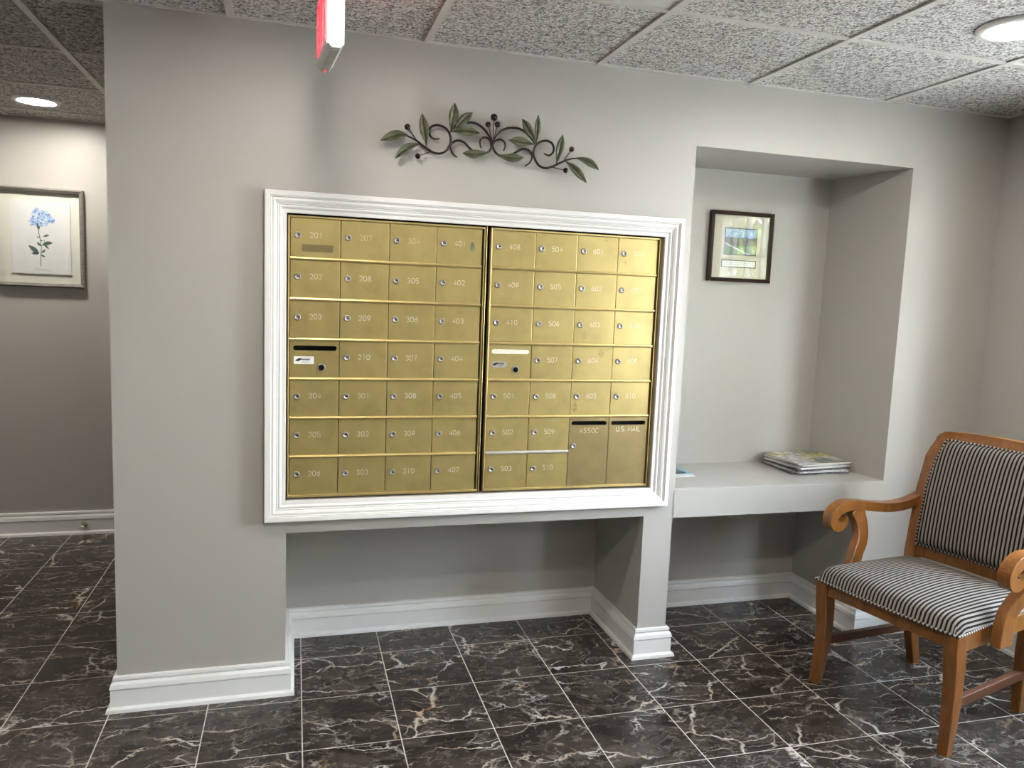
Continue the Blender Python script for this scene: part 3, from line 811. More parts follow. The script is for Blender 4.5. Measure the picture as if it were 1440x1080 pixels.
LEAVES = [([(0.1157, 1.9337), (0.0917, 1.9425), (0.0216, 1.9093)], 0.0174), ([(0.1552, 1.9101), (0.1163, 1.9057), (0.0722, 1.8555)], 0.0152), ([(0.1757, 1.9096), (0.1694, 1.9425), (0.1572, 2.0085)], 0.0167), ([(0.2587, 1.9625), (0.2669, 1.9955), (0.2684, 2.0551)], 0.0174), ([(0.2739, 1.9683), (0.2899, 1.9977), (0.3308, 2.0281)], 0.0163), ([(0.2609, 1.9597), (0.297, 1.9705), (0.3583, 1.9623)], 0.0163), ([(0.3978, 1.9063), (0.3526, 1.8896), (0.301, 1.8926)], 0.0152), ([(0.7102, 1.9112), (0.7543, 1.9131), (0.7991, 1.8763)], 0.0138), ([(0.6746, 1.8956), (0.7016, 1.8808), (0.7537, 1.8274)], 0.0152), ([(0.6415, 1.8876), (0.6489, 1.9288), (0.6581, 1.9862)], 0.0152), ([(0.5626, 1.9501), (0.5637, 1.985), (0.5644, 2.0442)], 0.0109), ([(0.5602, 1.9544), (0.5344, 1.9853), (0.5052, 2.024)], 0.0163), ([(0.5573, 1.9451), (0.5164, 1.9505), (0.4615, 1.95)], 0.0163), ([(0.4219, 1.8994), (0.4641, 1.8856), (0.517, 1.8961)], 0.0152)]
BERRIES = [((0.112, 1.9626), (0.1458, 1.9229), 0.0107), ((0.1492, 1.8708), (0.192, 1.8897), 0.0097), ((0.4084, 2.0225), (0.4095, 1.9438), 0.0127), ((0.3882, 1.9969), (0.4076, 1.9437), 0.0097), ((0.4213, 2.0), (0.4114, 1.944), 0.0101), ((0.6962, 1.9412), (0.6704, 1.8999), 0.0097), ((0.6771, 1.8665), (0.6282, 1.8748), 0.0097)]
def spline(pts, sub=4):
    P = [Vector(p) for p in pts]; out = []
    for i in range(len(P)-1):
        a, b, c, d = P[max(i-1, 0)], P[i], P[i+1], P[min(i+2, len(P)-1)]
        for k in range(sub):
            t = k/sub
            out.append(0.5*((2*b)+(c-a)*t+(2*a-5*b+4*c-d)*t*t+(3*b-a-3*c+d)*t*t*t))
    out.append(P[-1]); return out
def leaf_mesh(pts, hw, y0, lift):
    A, B, C_ = [Vector((p[0], p[1])) for p in pts]
    n = 14; b = MB(); rows = []
    for i in range(n+1):
        t = i/n
        p = (1-t)**2*A+2*t*(1-t)*B+t*t*C_; d = (2*(1-t)*(B-A)+2*t*(C_-B)).normalized(); q = Vector((-d.y, d.x))
        w = hw*max(0.07, math.sin(PI*min(1, 0.03+0.97*t**1.45))**0.9) if t < 1 else 0.0006
        yy = y0-lift*math.sin(PI*t*0.6)
        rows.append([(p+q*w*k, yy+abs(k)*hw*0.28*(-1)+(0.0016 if k == 0 else 0)) for k in (-1, -0.5, -0.12, 0, 0.12, 0.5, 1)])
    k = 7
    top = [(r[0].x, r[1], r[0].y) for row in rows for r in row]
    bot = [(p[0], p[1]+0.0016, p[2]) for p in top]
    fs = [(i*k+j, i*k+j+1, (i+1)*k+j+1, (i+1)*k+j) for i in range(n) for j in range(k-1)]
    o = len(top)
    fs += [tuple(o+x for x in f[::-1]) for f in fs]
    rim = [i*k for i in range(n+1)]+[n*k+j for j in range(1, k)]+[i*k+k-1 for i in range(n-1, -1, -1)]+[j for j in range(k-2, 0, -1)]
    fs += [(rim[i], rim[(i+1) % len(rim)], o+rim[(i+1) % len(rim)], o+rim[i]) for i in range(len(rim))]
    b.add(top+bot, fs, 0, True)
    # dark midrib
    rb = [((1-t)**2*A+2*t*(1-t)*B+t*t*C_, t) for t in [i/10 for i in range(1, 10)]]
    return b, [(p.x, y0-lift*math.sin(PI*t*0.6)-0.0005, p.y) for p, t in rb]
def build_scroll():
    t = thing('wall_scroll', 'dark iron wall scroll with olive leaves and berries above the mailboxes', 'wall art', (0.41, 0, 1.93))
    off = Vector((-0.41, 0, -1.93))
    for T in TUBES:
        P = [Vector((p[0], -0.022, p[1]))+off for p in spline([(a, b) for a, b in T])]
        n = len(P); r = [0.0042*min(1, 0.55+2.2*min(i, n-1-i)/n) for i in range(n)]
        MB().tube(P, r, 8).obj('scroll', M_IRON, t)
    for i, (p, hw) in enumerate(LEAVES):
        b, rib = leaf_mesh([(q[0]+off.x, q[1]+off.z) for q in p], hw*0.97, -0.026-0.003*(i % 3), 0.008)
        o = b.obj('leaf', M_LEAF, t)
        MB().tube(rib, 0.0008, 5).obj('midrib', M_IRON, o)
    for c, s, r in BERRIES:
        cc = Vector((c[0], -0.030, c[1]))+off; ss = Vector((s[0], -0.022, s[1]))+off
        MB().tube([ss, (ss+cc)/2, cc], 0.0016, 6).obj('berry_stem', M_IRON, t)
        MB().ball(cc, r*0.98).obj('berry', M_BERRY, t)
    for x, z in (TUBES[0][12], (0.4095, 1.936), TUBES[4][9]):
        MB().box(x-0.004, x+0.004, -0.022, 0.0, z-0.004, z+0.004).obj('wall_clip', M_IRON, t, tuple(off))
build_scroll()

# ================================================================== FRAMED PICTURES
def rect_ring(x0, x1, z0, z1, t, y0, y1):
    b = MB()
    pr = [(0, -y1), (0, -y0), (t*0.35, -(y0-0.004)), (t, -(y0+0.004)), (t, -y1)]
    return [mitre_side(x0, x1, z0, z1, pr, s) for s in range(4)]
def build_niche_picture():
    t = thing('framed_picture', 'dark framed small landscape photograph hanging inside the niche', 'picture', (1.676, NB, 1.672))
    W, H = 0.1575, 0.1545
    for m in rect_ring(-W, W, -H, H, 0.0165, -0.024, 0.0): m.obj('frame', M_DARKFRAME, t)
    MB().box(-W+0.012, W-0.012, -0.010, -0.001, -H+0.012, H-0.012).obj('mat_board', M_MATBOARD, t)
    MB().box(-0.083, 0.083, -0.0112, -0.010, -0.036, 0.084).obj('picture_border', M_NAVY, t)
    MB().box(-0.0785, 0.0785, -0.0122, -0.0112, -0.0315, 0.0795).obj('photograph', M_PHOTO, t)
    MB().box(-0.091, 0.085, -0.0112, -0.010, -0.091, -0.058).obj('caption_border', M_NAVY, t)
    c = MB().box(-0.0875, 0.0815, -0.0120, -0.0112, -0.0875, -0.0615).obj('caption', M_PAPER, t)
    ln = MB()
    for a, b, z in ((-0.066, 0.06, -0.070), (-0.055, 0.050, -0.0765)):
        x = a
        random.seed(5)
        while x < b:
            w = random.uniform(0.004, 0.013); ln.add([(x, -0.0123, z-0.0012), (min(x+w, b), -0.0123, z-0.0012), (min(x+w, b), -0.0123, z+0.0012), (x, -0.0123, z+0.0012)], [(0, 1, 2, 3)]); x += w+0.003
    ln.obj('caption_print', M_GREYLABEL, c)
    MB().box(-W+0.012, W-0.012, -0.0175, -0.0155, -H+0.012, H-0.012).obj('glass', M_GLASS, t)
build_niche_picture()

M_PBLUE = plain('print_blue', (0.20, 0.30, 0.68), 0.8, var=0.5, vs=160)
M_PPALE = plain('print_pale_blue', (0.45, 0.58, 0.86), 0.8, var=0.35, vs=160)
M_PGREEN = plain('print_grey_green', (0.09, 0.13, 0.12), 0.8, var=0.4, vs=120)
M_PRINTP = plain('watercolour_paper', (0.80, 0.78, 0.77), 0.85, var=0.02)
def build_botanical():
    Y0 = YH
    ox, oz = -1.535, 1.622
    t = thing('framed_print', 'grey wood framed blue flower print on the hallway wall', 'picture', (ox, Y0, oz))
    X0, X1, Z0, Z1 = -0.236, 0.2085, -0.256, 0.262
    for m in rect_ring(X0, X1, Z0, Z1, 0.021, -0.030, 0.0): m.obj('frame', M_WEATHER, t)
    MB().box(X0+0.015, X1-0.015, -0.006, -0.001, Z0+0.015, Z1-0.015).obj('mat_board', plain('ivory_mat', (0.80, 0.77, 0.68), 0.85, var=0.01), t)
    # deckle-edged sheet floated off the mat
    random.seed(11)
    px0, px1, pz0, pz1 = -0.139, 0.141, -0.186, 0.190
    pts = []
    def edge(a, b, n):
        for i in range(n):
            q = i/n; j = random.uniform(-0.0016, 0.0016)
            dx, dz = b[0]-a[0], b[1]-a[1]; l = math.hypot(dx, dz)
            pts.append((a[0]+dx*q-dz/l*j, a[1]+dz*q+dx/l*j))
    edge((px0, pz0), (px1, pz0), 26); edge((px1, pz0), (px1, pz1), 34); edge((px1, pz1), (px0, pz1), 26); edge((px0, pz1), (px0, pz0), 34)
    sh = plate(pts, -0.0135, -0.0120).obj('print_sheet', M_PRINTP, t)
    y = -0.0137
    pr = MB()
    def flat_leaf(p, hw, mi):
        A, B, C_ = [Vector((q[0]-ox, q[1]-oz)) for q in p]; L = []; R = []
        for i in range(9):
            s = i/8; c = (1-s)**2*A+2*s*(1-s)*B+s*s*C_; d = (2*(1-s)*(B-A)+2*s*(C_-B)).normalized(); q = Vector((-d.y, d.x))*hw*math.sin(PI*min(1, s*0.95+0.03))
            L.append(c+q); R.append(c-q)
        n = 9
        pr.add([(v.x, y, v.y) for v in L+R], [(i, i+1, n+i+1, n+i) for i in range(8)], mi)
    for p in PLEAVES:
        ln = math.dist(p[0], p[2]); flat_leaf(p, ln*0.19, 2)
    S = [Vector((p[0]-ox, p[1]-oz)) for p in PSTEM]
    for i in range(len(S)-1):
        d = (S[i+1]-S[i]).normalized(); q = Vector((-d.y, d.x))*0.0016
        pr.add([(v.x, y, v.y) for v in (S[i]+q, S[i+1]+q, S[i+1]-q, S[i]-q)], [(0, 1, 2, 3)], 2)
    random.seed(4)
    for c in PFLOW:
        cx, cz = c[0]-ox, c[1]-oz
        for k in range(5):
            a = 2*PI*k/5+random.random(); r = random.uniform(0.006, 0.010)
            px, pz = cx+math.cos(a)*r, cz+math.sin(a)*r; mi = random.choice((0, 1, 1))
            rr = random.uniform(0.005, 0.0075)
            yy = y-random.uniform(0, 0.0002)
            pr.add([(px+rr*math.cos(b), yy, pz+rr*0.9*math.sin(b)) for b in [2*PI*i/7 for i in range(7)]], [tuple(range(7))], mi)
        rr = 0.0035; pr.add([(cx+rr*math.cos(b), y-0.0003, cz+rr*math.sin(b)) for b in [2*PI*i/6 for i in range(6)]], [tuple(range(6))], 0)
    pr.obj('flower_print', [M_PBLUE, M_PPALE, M_PGREEN], sh)
    # cursive caption: an illegible looping pen line
    P = []
    for i in range(90):
        s = i/89; P.append((-0.0317+0.068*s+0.0022*math.sin(s*70), y, -0.1615-0.005*s+0.0026*math.sin(s*60+1.0)*(0.6+0.5*math.sin(s*13))))
    MB().tube(P, 0.00045, 4).obj('handwriting', M_PGREEN, sh)
    MB().box(X0+0.015, X1-0.015, -0.0225, -0.0205, Z0+0.015, Z1-0.015).obj('glass', M_GLASS, t)
PLEAVES = [[(-1.547, 1.543), (-1.5657, 1.5614), (-1.5938, 1.5835)], [(-1.5451, 1.5431), (-1.5624, 1.5422), (-1.5816, 1.5433)], [(-1.5354, 1.5457), (-1.5235, 1.555), (-1.5155, 1.5662)], [(-1.5363, 1.5392), (-1.5281, 1.5288), (-1.5158, 1.5273)], [(-1.5344, 1.5803), (-1.5456, 1.5926), (-1.5538, 1.6028)], [(-1.5304, 1.5848), (-1.5067, 1.6033), (-1.4804, 1.6005)], [(-1.5207, 1.5875), (-1.5073, 1.5817), (-1.4999, 1.5683)], [(-1.5234, 1.6303), (-1.5095, 1.6419), (-1.4949, 1.6402)], [(-1.5409, 1.6229), (-1.5465, 1.629), (-1.5541, 1.6329)], [(-1.526, 1.6065), (-1.5334, 1.6147), (-1.5412, 1.6121)], [(-1.5435, 1.6656), (-1.5449, 1.6869), (-1.55, 1.708)], [(-1.5182, 1.607), (-1.52, 1.6112), (-1.521, 1.6176)]]
PSTEM = [(-1.538, 1.4786), (-1.5374, 1.5284), (-1.5336, 1.5803), (-1.539, 1.623), (-1.544, 1.6484), (-1.5447, 1.6912)]
PFLOW = [(-1.5502, 1.7698), (-1.5667, 1.7282), (-1.5028, 1.7473), (-1.5098, 1.7019), (-1.4785, 1.7189), (-1.5373, 1.7515), (-1.5266, 1.7223), (-1.5185, 1.7356), (-1.5461, 1.7125), (-1.5615, 1.7072), (-1.5767, 1.7106), (-1.4916, 1.7331), (-1.5312, 1.6942), (-1.5715, 1.6938), (-1.5379, 1.7301), (-1.4998, 1.7154), (-1.564, 1.7561), (-1.5217, 1.761)]
build_botanical()

# ================================================================== CHAIR
def across(o, nu, nv):
    """distance over the cloth from its middle line, stored per vertex so that the stripes wrap with the fabric"""
    me = o.data; a = me.attributes.new('across', 'FLOAT', 'POINT'); v = me.vertices; d = [0.0]*len(v)
    for j in range(nv+1):
        r = j*(nu+1); m = r+nu//2
        for i in range(m+1, r+nu+1): d[i] = d[i-1]+(v[i].co-v[i-1].co).length
        for i in range(m-1, r-1, -1): d[i] = d[i+1]-(v[i].co-v[i+1].co).length
    a.data.foreach_set('value', d)
def sweep(path, half, width, uc, V):
    """rectangular bar bent along a (forward, height) path; uc = sideways centre per point"""
    P = [Vector(p) for p in path]; n = len(P); vs = []
    for i in range(n):
        d = (P[min(i+1, n-1)]-P[max(i-1, 0)]).normalized(); q = Vector((-d.y, d.x))
        for a, w in ((1, -1), (1, 1), (-1, 1), (-1, -1)):
            p = P[i]+q*half[i]*a; vs.append((uc[i]+w*width, V(p.x), p.y))
    fs = [(i*4+k, i*4+(k+1) % 4, i*4+4+(k+1) % 4, i*4+4+k) for i in range(n-1) for k in range(4)]+[(0, 1, 2, 3), (4*n-4, 4*n-3, 4*n-2, 4*n-1)]
    return MB().add(vs, fs)
def build_chair():
    t = thing('armchair', 'honey wood armchair with black and tan striped upholstery near the corner', 'chair', (1.977, -0.527, 0), math.atan2(-0.977, 0.214))
    # local frame: x = along the seat front (to the sitter's right as seen from the front), y = backwards, z up.
    V = lambda v: -v            # traced outlines run forward, local y runs backward
    def legpoly(front, back): return front+back[::-1]
    sab_f = [(0.276, 0.0), (0.268, 0.08), (0.264, 0.16), (0.266, 0.24), (0.273, 0.30), (0.279, 0.345), (0.281, 0.404)]
    sab_b = [(0.246, 0.0), (0.232, 0.08), (0.222, 0.16), (0.219, 0.24), (0.221, 0.30), (0.226, 0.345), (0.228, 0.404)]
    sgn = lambda f: f
    for s in (-1, 1):
        x0, x1 = (s*0.272, s*0.226)
        def fn(p, a, s=s):
            k = 1-0.22*max(0, (0.3-p[1])/0.3)
            mid = s*0.250
            return (mid+(a-mid)*k+s*0.006*max(0, (0.2-p[1])/0.2), V(p[0]), p[1])
        MB().poly_extrude(legpoly(sab_f, sab_b), fn, x0, x1).obj('front_leg', M_WOOD, t, bevel=0.003)
    # rear legs run on up as the back posts
    pf = [(-0.236, 0.0), (-0.212, 0.12), (-0.197, 0.24), (-0.194, 0.36), (-0.200, 0.46), (-0.216, 0.58), (-0.238, 0.72), (-0.268, 0.85), (-0.280, 0.885), (-0.287, 0.908), (-0.293, 0.924)]
    pb = [(-0.276, 0.0), (-0.255, 0.12), (-0.243, 0.24), (-0.241, 0.36), (-0.246, 0.46), (-0.257, 0.58), (-0.276, 0.72), (-0.303, 0.85), (-0.314, 0.885), (-0.321, 0.908), (-0.326, 0.924)]
    def postx(z): return 0.203+0.028*min(1, max(0, (z-0.0)/0.45)) - 0.034*max(0, (z-0.80)/0.125)**2
    for s in (-1, 1):
        def fn(p, a, s=s):
            return (s*(postx(p[1])+a*(0.7+0.3*min(1, p[1]/0.4))), V(p[0]), p[1])
        MB().poly_extrude(legpoly(pf, pb), fn, 0.023, -0.023).obj('back_leg', M_WOOD, t, bevel=0.0035)
    # top rail, slightly bowed
    def rail_grid(z0, z1, xw0, xw1, v0f, v1f, th, bow, name, crown=0.0):
        n = 12; vs = []; fs = []
        for i in range(n+1):
            q = -1+2*i/n
            b = bow*(1-q*q)
            for (zz, vv, xw) in ((z0, v0f, xw0), (z0, v0f-th, xw0), (z1+crown*(1-q*q), v1f-th, xw1), (z1+crown*(1-q*q), v1f, xw1)):
                vs.append((q*xw, V(vv-b), zz))
        for i in range(n):
            for k in range(4):
                fs.append((i*4+k, i*4+(k+1) % 4, (i+1)*4+(k+1) % 4, (i+1)*4+k))
        fs += [(0, 1, 2, 3), (n*4, n*4+1, n*4+2, n*4+3)]
        return MB().add(vs, fs).obj(name, M_WOOD, t, bevel=0.005, seg=3)
    lev = [(0.911, 0.2262, -0.287), (0.925, 0.2205, -0.292), (0.938, 0.2095, -0.297), (0.947, 0.196, -0.300), (0.953, 0.176, -0.302)]
    vs = []; n = 16; k = 2*len(lev)
    for i in range(n+1):
        q = -1+2*i/n
        for z, w, v in lev: vs.append((q*w, V(v-0.016*(1-q*q)), z+0.006*(1-q*q)))
        for z, w, v in lev[::-1]: vs.append((q*w, V(v-0.033-0.016*(1-q*q)), z+0.006*(1-q*q)))
    fs = [(i*k+a, i*k+(a+1) % k, i*k+k+(a+1) % k, i*k+k+a) for i in range(n) for a in range(k)]+[tuple(range(k)), tuple(n*k+a for a in range(k))]
    MB().add(vs, fs).obj('top_rail', M_WOOD, t, bevel=0.0025, seg=2)
    rail_grid(0.455, 0.499, 0.212, 0.212, -0.201, -0.207, 0.030, 0.012, 'back_rail')
    # seat rails
    xs = 0.226
    MB().hexa([(-xs, V(0.270), 0.353), (xs, V(0.270), 0.353), (xs, V(0.236), 0.353), (-xs, V(0.236), 0.353),
               (-xs, V(0.270), 0.404), (xs, V(0.270), 0.404), (xs, V(0.236), 0.404), (-xs, V(0.236), 0.404)]).obj('seat_rail', M_WOOD, t, bevel=0.002)
    MB().box(-0.19, 0.19, V(-0.200), V(-0.228), 0.345, 0.400).obj('seat_rail', M_WOOD, t, bevel=0.002)
    for s in (-1, 1):
        f0, f1, b0, b1 = s*0.268, s*0.240, s*0.245, s*0.215
        MB().hexa([(f0, V(0.232), 0.345), (f1, V(0.232), 0.345), (b1, V(-0.206), 0.345), (b0, V(-0.206), 0.345),
                   (f0, V(0.232), 0.404), (f1, V(0.232), 0.404), (b1, V(-0.206), 0.404), (b0, V(-0.206), 0.404)]).obj('seat_rail', M_WOOD, t, bevel=0.002)
        # stretchers low between front and rear legs
        MB().hexa([(s*0.262, V(0.232), 0.150), (s*0.240, V(0.232), 0.150), (s*0.208, V(-0.212), 0.140), (s*0.230, V(-0.212), 0.140),
                   (s*0.262, V(0.232), 0.182), (s*0.240, V(0.232), 0.182), (s*0.208, V(-0.212), 0.172), (s*0.230, V(-0.212), 0.172)]).obj('stretcher', M_WOOD_DARK, t, bevel=0.002)
    # cushion
    def seat_fn(i, j):
        q = -1+2*i; r = j
        wf, wb = 0.276, 0.232
        v = 0.284+(-0.212-0.284)*r
        w = wf+(wb-wf)*r
        bowf = 0.012*(1-q*q)*(1-r)
        ex = max(0.0, (abs(q)-0.86)/0.14); ey = max(0.0, (0.13-r)/0.13, (r-0.88)/0.12)
        d = min(1.0, (ex**2.4+ey**2.4)**(1/2.4))
        edge = max(0.0, 1-d**2.4)**(1/2.4)
        z = 0.406+0.050*edge+0.028*(1-q*q)*(1-(2*r-1)**2)
        sq = 1.0
        return (q*w*sq, V(v+bowf), z)
    c = MB().grid(seat_fn, 48, 40); 
    vb = []
    cu = c.obj('seat_cushion', M_STRIPE, t); across(cu, 48, 40)
    MB().hexa([(-0.272, V(0.28), 0.398), (0.272, V(0.28), 0.398), (0.228, V(-0.21), 0.398), (-0.228, V(-0.21), 0.398),
               (-0.274, V(0.282), 0.4075), (0.274, V(0.282), 0.4075), (0.230, V(-0.211), 0.4075), (-0.230, V(-0.211), 0.4075)]).obj('cushion_base', M_FAB_D, cu)
    def welt(path, r, name, parent, step=0.0072):
        P = [Vector(p) for p in path]; out = [P[0]]; acc = 0
        # resample
        L = [0]
        for a, b in zip(P[:-1], P[1:]): L.append(L[-1]+(b-a).length)
        n = int(L[-1]/step); Q = []
        k = 0
        for i in range(n+1):
            s = L[-1]*i/n
            while k < len(L)-2 and L[k+1] < s: k += 1
            f = (s-L[k])/max(1e-9, L[k+1]-L[k]); Q.append(P[k].lerp(P[k+1], f))
        return MB().tube(Q, r, 6, mis=[0, 1]).obj(name, [M_FAB_L, M_FAB_D], parent)
    pf_ = [(-0.274+0.548*i/20, V(0.284+0.012*(1-(-1+0.1*i)**2)), 0.4075) for i in range(21)]
    welt([(-0.232, V(-0.205), 0.4075), (-0.275, V(0.278), 0.4075)]+pf_+[(0.275, V(0.278), 0.4075), (0.232, V(-0.205), 0.4075)], 0.0042, 'piping', cu)
    # padded back
    def pv(z): # front plane of the back posts
        for (v0, z0), (v1, z1) in zip(pf[:-1], pf[1:]):
            if z0 <= z <= z1: return v0+(v1-v0)*(z-z0)/(z1-z0)
        return pf[-1][0]
    zb0, zb1, hwb, hwt = 0.503, 0.922, 0.208, 0.178
    def back_fn(i, j):
        q = -1+2*i; z = zb0+(zb1-zb0)*j
        w = hwb+(hwt-hwb)*max(0, (j-0.55)/0.45)**1.6
        ex = max(0.0, (abs(q)-0.86)/0.14); ey = max(0.0, (0.09-j)/0.09, (j-0.90)/0.10)
        d = min(1.0, math.hypot(ex, ey)); e = math.sqrt(max(0, 1-d*d))
        v = pv(z)-0.010*(1-q*q)+0.002+0.026*e+0.012*(1-q*q)*(1-(2*j-1)**2)
        return (q*w, V(v), z)
    bk = MB().grid(back_fn, 40, 40).obj('back_cushion', M_STRIPE, t); across(bk, 40, 40)
    def slab(i, j):
        q = -1+2*i; z = zb0+(zb1-zb0)*j; w = hwb+(hwt-hwb)*max(0, (j-0.55)/0.45)**1.6
        return (q*w, V(pv(z)-0.010*(1-q*q)-0.022), z)
    MB().grid(slab, 12, 12).obj('outside_back', M_FAB_D, bk)
    per = []
    for i in range(31): per.append((0, i/30))
    for i in range(1, 31): per.append((i/30, 1))
    for i in range(1, 31): per.append((1, 1-i/30))
    for i in range(1, 31): per.append((1-i/30, 0))
    welt([Vector(back_fn(a, b))+Vector((0, -0.003, 0)) for a, b in per], 0.0045, 'piping', bk)
    # scrolled arms
    arm = spline([(-0.268, 0.686), (-0.222, 0.667), (-0.175, 0.649), (-0.120, 0.640), (-0.060, 0.642), (0.0, 0.650), (0.055, 0.655), (0.100, 0.652), (0.135, 0.638), (0.156, 0.616), (0.153, 0.592), (0.132, 0.579), (0.109, 0.583), (0.096, 0.596), (0.104, 0.606)], 4)
    sup = spline([(0.034, 0.640), (0.010, 0.605), (0.002, 0.555), (0.013, 0.512), (0.040, 0.476), (0.062, 0.435), (0.067, 0.390), (0.067, 0.345)], 3)
    def hump(q): q = min(1, max(0, q)); return q*q*(3-2*q)
    for s in (-1, 1):
        n = len(arm)
        th = [0.0185+0.003*hump((p.x-0.02)/0.1)*(1 if i < n*0.7 else 1) - 0.004*hump((i/n-0.80)/0.2) for i, p in enumerate(arm)]
        sweep(arm, th, 0.0205, [s*(0.330-0.090*hump((0.02-p.x)/0.31)) for p in arm], V).obj('arm', M_WOOD, t, bevel=0.006, seg=3)
        sweep(sup, [0.030+0.006*hump((0.45-p.y)/0.1) for p in sup], 0.017, [s*(0.288+0.040*min(1, max(0, (p.y-0.45)/0.18))) for p in sup], V).obj('arm_support', M_WOOD, t, bevel=0.004, seg=2)
    return t
build_chair()

# ================================================================== PAPERS ON THE SHELF
def paper_item(name, label, cat, group, x, y, z, rz, w, d, h, cover, edge, curl=0.0, sag=0.0):
    """folded sheets: a slightly curled stack of leaves with a printed cover"""
    def top(i, j): 
        return (-w/2+w*i, -d/2+d*j, h+curl*(abs(2*i-1)**2.5)*(0.4+0.6*j)+sag*math.sin(i*PI)*0.5)
    n, m = 10, 8
    b = MB()
    def ring(k):   # layered leaves: zig-zag edge
        out = []
        return out
    lay = max(2, int(h/0.0022))
    b.grid(lambda i, j: (top(i, j)[0], top(i, j)[1], top(i, j)[2]-0.0006), n, m, 0, False)
    b.grid(lambda i, j: (-w/2+w*i, -d/2+d*j, (top(i, j)[2]-h)*0.8), n, m, 0, False)
    for L in range(lay):
        ins = 0.0012*(L % 2)
        def side(i, j, L=L):
            f = (L+j)/lay
            # walk perimeter
            q = (i*4) % 4; s = int(q) if i < 1 else 3; u = q-s if i < 1 else 1.0
            x_, y_ = ((u, 0), (1, u), (1-u, 1), (0, 1-u))[s]
            zz = (top(x_, y_)[2]-h)*0.8*(1-f)+(top(x_, y_)[2]-0.0006)*f
            return (-w/2+ins+(w-2*ins)*x_, -d/2+ins+(d-2*ins)*y_, zz)
        b.grid(side, 32, 1, 0, False)
    o = b.obj(name, edge, None, (x, y, z), (0, 0, rz)); tag(o, label, cat, group)
    c = MB().grid(lambda i, j: top(i, j), n, m, 0, True).grid(lambda i, j: (top(i, j)[0], top(i, j)[1], top(i, j)[2]-0.0005), n, m)
    c.obj('cover', cover, o)
    return o
def build_papers():
    z = NZ0+0.0003
    spec = [('lowest magazine with dark cover under the pile on the niche shelf', 0.0085, M_COV[1], M_DARKPAGE, 0.30, 0.22, -0.05, 0.0),
            ('second magazine from the bottom of the pile, grey edged', 0.008, M_COV[2], M_PAGES, 0.295, 0.215, 0.10, 0.0),
            ('third newspaper from the bottom of the pile, black edged', 0.0085, M_COV[1], M_DARKPAGE, 0.30, 0.21, 0.06, 0.0),
            ('white edged magazine in the middle of the pile', 0.008, M_COV[0], M_PAPER, 0.292, 0.215, 0.12, 0.0),
            ('thin newspaper just below the top two of the pile', 0.006, M_COV[2], M_PAGES, 0.30, 0.22, -0.04, 0.001),
            ('slightly curled newspaper second from the top of the pile', 0.006, M_COV[1], M_PAPER, 0.285, 0.225, 0.13, 0.003),
            ('open colour newspaper with yellow pictures on top of the pile', 0.004, M_COV[0], M_PAPER, 0.295, 0.235, 0.03, 0.004)]
    for k, (lab, h, cv, ed, w, d, rz, curl) in enumerate(spec):
        random.seed(k*3+1)
        paper_item('magazine', lab, 'magazine', 'magazines piled on the niche shelf', 2.006+random.uniform(-0.004, 0.004), 0.262+random.uniform(-0.006, 0.006), z, rz, w-0.012, d+0.018, h, cv, ed, 0.0)
        z += h+0.0004
    zb = NZ0+0.0003
    for k, (lab, cv, h, dx, rz, curl) in enumerate((('pale brochure at the bottom of the small stack by the niche corner', M_PAPER, 0.004, 0.0, -0.05, 0.0),
                                        ('teal blue brochure second in the small stack by the niche corner', M_TEAL, 0.004, -0.004, 0.04, 0.0),
                                        ('pale blue brochure third in the small stack by the niche corner', M_TEAL, 0.004, -0.010, -0.08, 0.0),
                                        ('dark slate brochure lying on top of the blue ones', M_SLATE, 0.003, -0.045, 0.10, 0.0))):
        paper_item('brochure', lab, 'brochure', 'brochures at the left end of the niche shelf', 1.318+dx, 0.215+0.004*k, zb, rz, 0.15, 0.095, h, cv, M_PAPER if k != 3 else M_DARKPAGE, curl)
        zb += h+0.0004
build_papers()

# ================================================================== LAMPS AND EXIT SIGN
def downlight(x, y, label):
    t = thing('ceiling_light', label, 'light', (x, y, ZC), 0.0, None)
    fn = lambda a, b, h: (a, b, h)
    MB().lathe([(0.104, 0.006), (0.104, -0.001), (0.098, -0.006), (0.084, -0.007), (0.076, -0.004), (0.0755, 0.006)], fn, 48).obj('trim_ring', M_SIGNW, t)
    MB().lathe([(0.0752, 0.004), (0.0752, -0.0042), (0.045, -0.0052), (0.001, -0.0056)], fn, 40).obj('lens', M_LENS, t)
LIGHTS = [(1.769, -0.815, 'round recessed ceiling light at the right above the armchair'),
          (-1.421, 1.577, 'round recessed ceiling light over the hallway flower print'),
          (-0.165, -0.82, 'round recessed ceiling light just behind the exit sign'),
          (-0.165, -2.05, 'round recessed ceiling light above the viewer'),
          (-2.66, 1.577, 'added unseen fill light brightening the hallway, shaped as a round recessed ceiling light'),  # extra lamp out of view, added to brighten the hall
          (1.769, -2.05, 'round recessed ceiling light behind the armchair, by the right wall'),
          (-1.94, -2.05, 'round recessed ceiling light at the left of the lobby'),
          (0.84, -3.85, 'round recessed ceiling light at the back of the lobby')]
for a in LIGHTS: downlight(*a)

